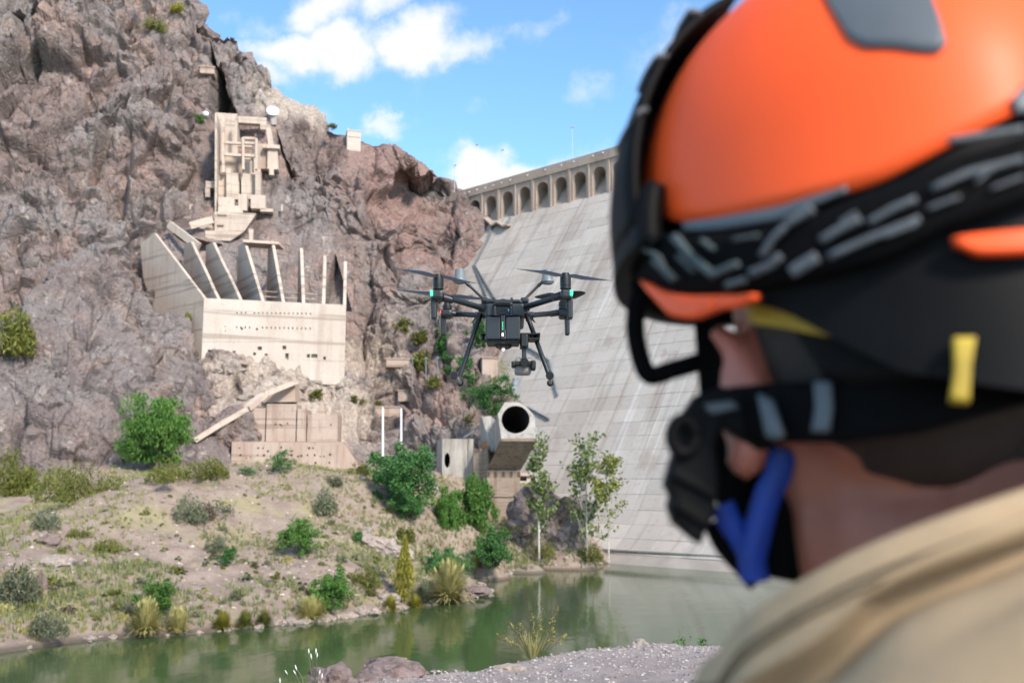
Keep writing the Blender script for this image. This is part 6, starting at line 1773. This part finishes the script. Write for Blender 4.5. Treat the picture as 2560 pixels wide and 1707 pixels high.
# goggle strap round the shell, with its printed pattern
strap = strip('goggle_strap', [(1560, 560), (1640, 580), (1750, 590), (1900, 575), (2050, 535), (2200, 470), (2350, 415), (2560, 345), (2720, 300)], [(1560, 690), (1620, 712), (1750, 738), (1900, 720), (2050, 690), (2200, 650), (2350, 575), (2560, 500), (2720, 450)], HEL, .005, MP_WEB, helmet, 40)
def patch(pts, wpx, D_, off, mat, parent, name='print'):
    P = np.array(pts, float); d = np.gradient(P, axis=0); nrm = np.stack([-d[:, 1], d[:, 0]], -1); nrm /= np.linalg.norm(nrm, axis=1)[:, None] + 1e-9
    return strip(name, P - nrm * wpx / 2, P + nrm * wpx / 2, D_, off, mat, parent, 10, .003, 2)
for pts, w in [([(2050, 600), (2090, 575), (2150, 545)], 34), ([(2170, 555), (2230, 520), (2290, 495)], 28), ([(2070, 640), (2160, 600), (2300, 545)], 30), ([(1880, 685), (1930, 665), (1955, 640)], 34), ([(1900, 640), (1925, 600), (1960, 565)], 26),
               ([(1975, 680), (2040, 640)], 55), ([(1690, 590), (1730, 640), (1790, 690)], 34), ([(1640, 650), (1690, 700)], 26), ([(1780, 690), (1850, 660)], 30), ([(1600, 590), (1640, 600)], 26), ([(1820, 715), (1870, 700)], 24), ([(2330, 470), (2420, 430), (2560, 395)], 30), ([(2370, 350), (2460, 335), (2560, 320)], 30), ([(1960, 560), (2030, 520)], 40), ([(2440, 455), (2480, 420), (2560, 390)], 18), ([(1575, 600), (1590, 640)], 18), ([(1610, 620), (1650, 640), (1665, 675)], 16), ([(1700, 640), (1740, 680)], 14), ([(1760, 600), (1790, 625)], 18), ([(1840, 600), (1900, 590)], 16), ([(2100, 555), (2140, 530)], 16), ([(2210, 590), (2290, 560)], 12), ([(2320, 520), (2400, 490)], 16), ([(2480, 470), (2560, 440)], 14)]:
    patch(pts, w * .5, HEL, .0125, MP_PRINT if pts[0][0] > 1870 else MP_PRINT2, strap)
strip('trim_band', [(1715, 556), (1800, 546), (1950, 520), (2120, 468)], [(1715, 578), (1800, 575), (1950, 552), (2120, 482)], HEL, .003, MP_GREYP, helmet)
# grey panel on the crown
strip('crown_panel', [(2050, -30), (2085, 35), (2120, 95), (2160, 117), (2240, 119), (2310, 130), (2350, 130), (2368, 110), (2350, 45), (2325, -20)], [(2075, -40), (2120, -40), (2170, -40), (2190, -40), (2210, -40), (2230, -40), (2250, -40), (2270, -40), (2290, -40), (2310, -40)], HEL, .002, MP_GREYP, helmet, 30, .002, 6)
strip('rear_panel', [(2530, 250), (2570, 200), (2660, 170)], [(2545, 285), (2600, 270), (2680, 250)], HEL, .003, MP_GREYP, helmet, 10)
# visor raised over the front, seen edge-on
def visor(lon0, lon1, lat0, lat1, off, nx=24, ny=14):
    vs, fs = [], []
    for i in range(nx + 1):
        for j in range(ny + 1):
            lon = lon0 + (lon1 - lon0) * i / nx; lat = lat0 + (lat1 - lat0) * j / ny
            vs.append(HEL.pt(lon, lat, off * (1 - .35 * (j / ny) ** 2)))
    for i in range(nx):
        for j in range(ny): fs.append((i * (ny + 1) + j, (i + 1) * (ny + 1) + j, (i + 1) * (ny + 1) + j + 1, i * (ny + 1) + j + 1))
    return MB().add(vs, fs)
vo = visor(-1.25, 1.3, -.12, 1.15, .019).build('visor', MP_BLACK, helmet, True); solid(vo, .006)
for a in (.35, .62, .9):
    o = visor(1.0, 1.31, a, a + .05, .0205, 6, 2).build('visor_rib', MP_GREYP, helmet, True); solid(o, .003)
go = visor(-1.2, 1.38, -.20, .05, .020).build('goggle_frame', MP_BLACK, helmet, True); solid(go, .012)
# lower edge pieces
strip('edge_guard', [(1625, 700), (1690, 735), (1750, 742), (1812, 742)], [(1640, 722), (1700, 790), (1750, 800), (1812, 775)], HEL, .004, MP_ORANGE, helmet, 14, .008)
strip('edge_guard', [(1815, 742), (1860, 742), (1905, 738)], [(1815, 775), (1860, 768), (1905, 748)], HEL, .004, MP_ORANGE, helmet, 8, .008)
strip('edge_guard', [(2380, 592), (2450, 582), (2560, 572), (2720, 550)], [(2390, 606), (2450, 632), (2560, 628), (2720, 605)], HEL, .006, MP_ORANGE, helmet, 12, .008)
strip('yellow_pad', [(1880, 748), (1960, 765), (2050, 810), (2105, 828)], [(1890, 810), (1960, 820), (2050, 838), (2105, 846)], HEAD, .022, MP_YEL, helmet, 12, .006)
strip('pull_tab', [(2385, 842), (2388, 920), (2376, 1000)], [(2440, 842), (2428, 920), (2424, 1004)], HEAD, .062, MP_YEL, helmet, 10, .008)
# straps and buckles
strip('temple_strap', [(1735, 800), (1742, 900), (1750, 1000)], [(1795, 800), (1800, 900), (1815, 1000)], HEAD, .014, MP_WEB, helmet, 12, .004)
strip('nape_strap', [(1800, 970), (1950, 955), (2100, 948), (2300, 935), (2560, 915), (2720, 900)], [(1830, 1085), (1950, 1105), (2100, 1105), (2300, 1080), (2560, 1010), (2720, 970)], HEAD, .020, MP_WEB, helmet, 30, .005)
strip('nape_pad', [(1960, 770), (2150, 800), (2300, 830), (2560, 850), (2720, 850)], [(2080, 960), (2200, 960), (2300, 950), (2560, 930), (2720, 910)], HEAD, .016, MP_BLACK, helmet, 24, .006)
def ribbon(name, pts, w, mat, parent, Y, th=.003, face=(0, -1, 0)):
    """free hanging webbing through points at given distances"""
    P = [at(x, y, Y + (q[0] if (q := r) else 0)) for (x, y, *r) in pts]
    # smooth the path
    Q = []
    n = len(P)
    for i in range(n - 1):
        p0, p1, p2, p3 = P[max(i - 1, 0)], P[i], P[i + 1], P[min(i + 2, n - 1)]
        for k in range(6):
            t = k / 6; Q.append(.5 * ((2 * p1) + (p2 - p0) * t + (2 * p0 - 5 * p1 + 4 * p2 - p3) * t * t + (3 * p1 - p0 - 3 * p2 + p3) * t ** 3))
    Q.append(P[-1]); vs, fs = [], []
    for i, p in enumerate(Q):
        d = Q[min(i + 1, len(Q) - 1)] - Q[max(i - 1, 0)]; s = np.cross(d, face); s = s / (np.linalg.norm(s) + 1e-9) * w / 2
        vs += [p - s, p + s]
    for i in range(len(Q) - 1): fs.append((2 * i, 2 * i + 1, 2 * i + 3, 2 * i + 2))
    o = MB().add(vs, fs).build(name, mat, parent, True); solid(o, th, 0); return o
ribbon('loose_strap', [(1622, 690), (1594, 760), (1588, 820), (1600, 890), (1625, 938), (1680, 925), (1748, 905)], .013, MP_WEB, helmet, .70)
# cheek buckle and ear cup hanging in front of the ear
YE = .628
def plate(name, pts, Y, th, mat, parent, bevel=.003):
    return MB().prism([at(x, y, Y) for x, y in pts], (0.0, th, 0)).build(name, mat, parent, bevel=bevel)
bk_ = plate('buckle', [(1745, 985), (1800, 965), (1900, 975), (1940, 1010), (1950, 1080), (1940, 1120), (1890, 1130), (1850, 1095), (1810, 1060), (1790, 1110), (1800, 1200), (1790, 1290), (1765, 1330), (1755, 1365), (1690, 1310), (1672, 1262), (1685, 1240), (1664, 1215), (1682, 1150), (1700, 1100), (1690, 1060), (1720, 1020)], YE, .022, MP_BLACK, helmet, .005)
for pts in [[(1690, 1170), (1750, 1200), (1790, 1230), (1788, 1246), (1745, 1222), (1685, 1192)], [(1700, 1250), (1760, 1282), (1775, 1300), (1770, 1315), (1740, 1300), (1692, 1268)], [(1760, 1010), (1830, 1000), (1850, 1020), (1780, 1035)]]:
    plate('buckle_ridge', pts, YE - .005, .006, MP_GREYP if len(pts) == 4 else MP_BLACK, bk_, .001)
MB().tube([at(1710 + 30 * math.cos(a), 1090 + 42 * math.sin(a), YE - .002) for a in np.linspace(0, 6.283, 19)], .0045, 8).build('buckle_ring', MP_BLACK, bk_, True)
strip('side_buckle', [(1905, 985), (1935, 1000), (1950, 1040)], [(1925, 1090), (1945, 1100), (1965, 1090)], HEAD, .026, MP_GREYP, helmet, 8, .004)
strip('webbing_loop', [(2040, 955), (2045, 1020), (2035, 1080)], [(2080, 955), (2085, 1020), (2075, 1080)], HEAD, .024, MP_GREYP, helmet, 8, .003)
ribbon('chin_strap', [(1958, 1120), (1945, 1180), (1915, 1250), (1895, 1330), (1880, 1400), (1890, 1450)], .017, MP_BLUE, helmet, .640)
ribbon('chin_strap', [(1805, 1262, .0), (1822, 1300, .002), (1852, 1345, .003), (1880, 1400, .003), (1895, 1455, .0)], .015, MP_BLUE, helmet, .640)
ribbon('chin_strap_liner', [(1790, 1300), (1820, 1360), (1865, 1410), (1900, 1450)], .018, MP_WEB, helmet, .655)
ribbon('cheek_shade', [(1800, 985), (1835, 1080), (1850, 1180), (1862, 1290), (1890, 1400)], .034, MP_WEB, helmet, .675)  # dark ribbon put in for the shaded cheek behind the buckle
ribbon('neck_guard', [(1935, 1200), (1950, 1290), (1968, 1370), (1960, 1450)], .026, MP_WEB, helmet, .662)
ribbon('ear_strap', [(1815, 860), (1870, 900), (1910, 960), (1930, 1030), (1955, 1110)], .012, MP_WEB, helmet, .648)

# ---- the body: one continuous figure
class Blob:
    def __init__(s): s.m = MB()
    def ell(s, c, r, R=None, n=3):
        bm = bmesh.new(); bmesh.ops.create_icosphere(bm, subdivisions=n, radius=1)
        P = np.array([v.co[:] for v in bm.verts]) * np.array(r)
        if R is not None: P = P @ np.array(R)
        s.m.add(P + np.array(c), [tuple(v.index for v in f.verts) for f in bm.faces]); bm.free(); return s
    def limb(s, pts, rad, n=14):
        s.m.tube(pts, rad, n)
        for p, r in zip(pts, rad): s.ell(p, (r, r, r), n=2)
        return s
    def build(s, name, mat, parent, vox, smooth=6):
        o = s.m.build(name, mat, parent, True)
        r = o.modifiers.new('skin', 'REMESH'); r.mode = 'VOXEL'; r.voxel_size = vox; r.use_smooth_shade = True
        sm_ = o.modifiers.new('smooth', 'SMOOTH'); sm_.factor = .5; sm_.iterations = smooth
        return o
RH = np.stack([F_, Lf, U_])          # head frame rows
NB = at(2330, 1560, .60)              # base of the neck
hipc = np.array([NB[0] - fw[0] * .16 + .02, NB[1] - fw[1] * .16, GROUND_Z + .93])
b = Blob()
b.ell(hdp(.0, 0, .055), (.100, .080, .115), RH).ell(hdp(.035, 0, -.030), (.072, .064, .085), RH).ell(hdp(.062, 0, -.085), (.045, .044, .035), RH)
b.ell(hdp(.108, 0, -.015), (.018, .014, .028), RH).ell(hdp(.097, 0, -.055), (.012, .026, .012), RH)          # nose, mouth
ear = [at(1798, 836, .652), at(1838, 862, .646), at(1872, 925, .640), at(1888, 1000, .637), at(1886, 1080, .637), at(1864, 1150, .642)]
med = hdp(0, 0, 0)
for sg in (-1, 1):
    b.ell(hdp(.088, .032 * sg, .012), (.012, .018, .012), RH)                                                   # brow / eye
    pts = ear if sg > 0 else [p - Lf * 2 * ((p - med) @ Lf) for p in ear]
    b.limb(pts, [.008, .0095, .0108, .0112, .0112, .0130], 10)
    ec = at(1846, 1000, .652); b.ell(ec if sg > 0 else ec - Lf * 2 * ((ec - med) @ Lf), (.013, .011, .042))
b.limb([hdp(-.01, 0, -.02), at(2190, 1120, .675), at(2225, 1300, .668), at(2300, 1500, .66), NB + np.array([0, 0, -.14])], [.07, .068, .069, .076, .07])
b.limb([at(2400, 1060, .67), at(2470, 1200, .665), at(2480, 1350, .66)], [.07, .075, .08])
shL, shR = NB + Lf * .15 + np.array([0, 0, -.19]), NB - Lf * .17 + np.array([0, 0, -.13])
b.limb([NB + np.array([0, 0, -.2]), (NB + hipc) / 2, hipc], [.10, .125, .12])
arms = {}
for sg, S in ((1, shL), (-1, shR)):
    elb = S + fw * .06 + np.array([0, 0, -.27]) + Lf * .05 * sg; wr_ = elb + fw * .24 - Lf * .08 * sg + np.array([0, 0, .06])
    b.limb([NB + np.array([0, 0, -.2]), S, elb, wr_], [.06, .045, .038, .027])
    hd = wr_ + fw * .05 - Lf * .01 * sg; b.limb([wr_, hd], [.026, .034])
    for q in range(4):
        a0 = hd + Lf * (.028 - .018 * q) * sg + fw * .03; L = (.06, .07, .066, .052)[q]
        b.limb([a0, a0 + fw * L * .6, a0 + fw * L * .8 + np.array([0, 0, -L * .45])], [.0095, .009, .0075], 8)
    b.limb([wr_ + fw * .02 - Lf * .02 * sg, hd - Lf * .045 * sg, hd - Lf * .05 * sg + fw * .035], [.012, .011, .009], 8)
    arms[sg] = (S, elb, wr_)
    hj = hipc - Lf * -.09 * sg; kn = hj + fw * .04 + np.array([0, 0, -.44]); an_ = np.array([kn[0], kn[1], GROUND_Z + .09]) - fw * .05
    b.limb([hipc, hj, kn, an_], [.11, .085, .055, .04]); b.limb([an_, an_ + fw * .13 + np.array([0, 0, -.055])], [.04, .032])
    arms[('leg', sg)] = (hj, kn, an_)
b.build('body', MP_SKIN, person, .006, 3)
# hair under the helmet, cropped at the nape
h = Blob(); h.ell(hdp(-.026, 0, .040), (.098, .094, .128), RH).ell(at(2380, 985, .665), (.085, .075, .043)).ell(at(2500, 1045, .64), (.06, .058, .05))
h.build('hair', MP_HAIR, person, .006, 3)
# trousers, boots
tr_ = Blob(); bt = Blob()
for sg in (1, -1):
    hj, kn, an_ = arms[('leg', sg)]
    tr_.limb([hipc + np.array([0, 0, .05]), hj, kn, an_ + np.array([0, 0, .06])], [.135, .105, .078, .07])
    bt.limb([an_ + np.array([0, 0, .12]), an_ + np.array([0, 0, .0]), an_ + fw * .06 + np.array([0, 0, -.035])], [.06, .055, .05]); bt.limb([an_ + np.array([0, 0, -.035]) - fw * .03, an_ + fw * .17 + np.array([0, 0, -.045])], [.05, .045])
tr_.build('trousers', MP_TROU, person, .012); bt.build('boots', MP_BOOT, person, .01)
# jacket
j = Blob()
j.limb([NB + np.array([0, 0, -.2]), (NB + hipc) / 2, hipc + np.array([0, 0, -.08])], [.15, .17, .165])
j.limb([shL + np.array([0, 0, -.02]), NB + np.array([0, 0, -.16]), shR + np.array([0, 0, -.02])], [.07, .10, .085])
for sg in (1, -1):
    S, elb, wr_ = arms[sg]; j.limb([S + np.array([0, 0, -.01]), elb, wr_], [.07, .062, .048])
j.build('jacket', MP_JACK, person, .010)
# standing collar: rings around the neck whose near side follows the photographed edge and crease
CN = np.array([at(2290, 1400, .60)[0] - .005, .60])
TOPL = [(1760, 1640), (1775, 1600), (1830, 1530), (1960, 1440), (2100, 1362), (2200, 1318), (2350, 1262), (2560, 1190), (2800, 1110)]
CRE = [(1760, 1850), (1900, 1780), (2029, 1696), (2106, 1622), (2126, 1584), (2184, 1537), (2280, 1483), (2408, 1437), (2560, 1367), (2800, 1260)]
BOT = [(1700, 2050), (1900, 1960), (2100, 1880), (2300, 1740), (2560, 1580), (2800, 1450)]
def ring(r, poly, dz=0., squash=1.0):
    out = []
    for k in range(72):
        a = 2 * math.pi * k / 72
        x, y = CN[0] + r * math.cos(a), CN[1] + r * squash * math.sin(a)
        yy = y if math.sin(a) <= 0 else CN[1] - r * squash * math.sin(a) * .0
        px = 1280 + FPX * x / (yy * _cp + .02)
        py = float(np.interp(px, [p[0] for p in poly], [p[1] for p in poly]))
        z = at(px, py, yy)[2] + dz
        if math.sin(a) > 0: z -= .07 * math.sin(a)
        out.append((x, y, z))
    return out
rings = [ring(.106, TOPL, -.03), ring(.112, TOPL, -.004), ring(.120, TOPL, .0), ring(.127, TOPL, -.008), ring(.131, TOPL, -.03)]
r_c = ring(.141, CRE, .024); rings += [[tuple((np.array(a) + np.array(b)) / 2) for a, b in zip(rings[-1], r_c)], r_c, ring(.112, CRE, .006), ring(.115, CRE, -.004), ring(.152, CRE, -.002), ring(.165, CRE, -.02), ring(.185, BOT, .02), ring(.22, BOT, -.02)]
vs = [p for r_ in rings for p in r_]; nk = 72
col_o = MB().add(vs, [(i * nk + k, i * nk + (k + 1) % nk, (i + 1) * nk + (k + 1) % nk, (i + 1) * nk + k) for i in range(len(rings) - 1) for k in range(nk)]).build('collar', MP_JACK, person, True)
col_o.modifiers.new('sub', 'SUBSURF').render_levels = 1
for dz_, r_ in ((-.016, .1295), (-.021, .130)):
    MB().tube(ring(r_ + .001, TOPL, dz_) + ring(r_ + .001, TOPL, dz_)[:1], .0009, 5).build('stitching', MP_SEAM, col_o)
# remote controller held in the hands
rc = thing('remote_controller', 'dark handheld drone controller held in front of the person', 'controller', (arms[1][2] + arms[-1][2]) / 2 + fw * .1)
cc = (arms[1][2] + arms[-1][2]) / 2 + fw * .12
MR = Matrix((Lf.tolist(), fw.tolist(), (0, 0, 1))).transposed()
MB().box(cc, (.2, .12, .035), M=MR).build('case', MD_BODY, rc, bevel=.012)
MB().box(cc + fw * .09 + np.array([0, 0, .04]), (.19, .012, .11), M=MR).build('screen', MD_BLACK, rc, bevel=.004)
for sg in (-1, 1):
    MB().tube([cc + Lf * .06 * sg + np.array([0, 0, .015]), cc + Lf * .06 * sg + np.array([0, 0, .04])], [.006, .008], 10).build('stick', MD_BLACK, rc)
    MB().tube([cc + Lf * .07 * sg + fw * .06, cc + Lf * .08 * sg + fw * .12 + np.array([0, 0, .12])], .007, 8).build('aerial', MD_BLACK, rc)
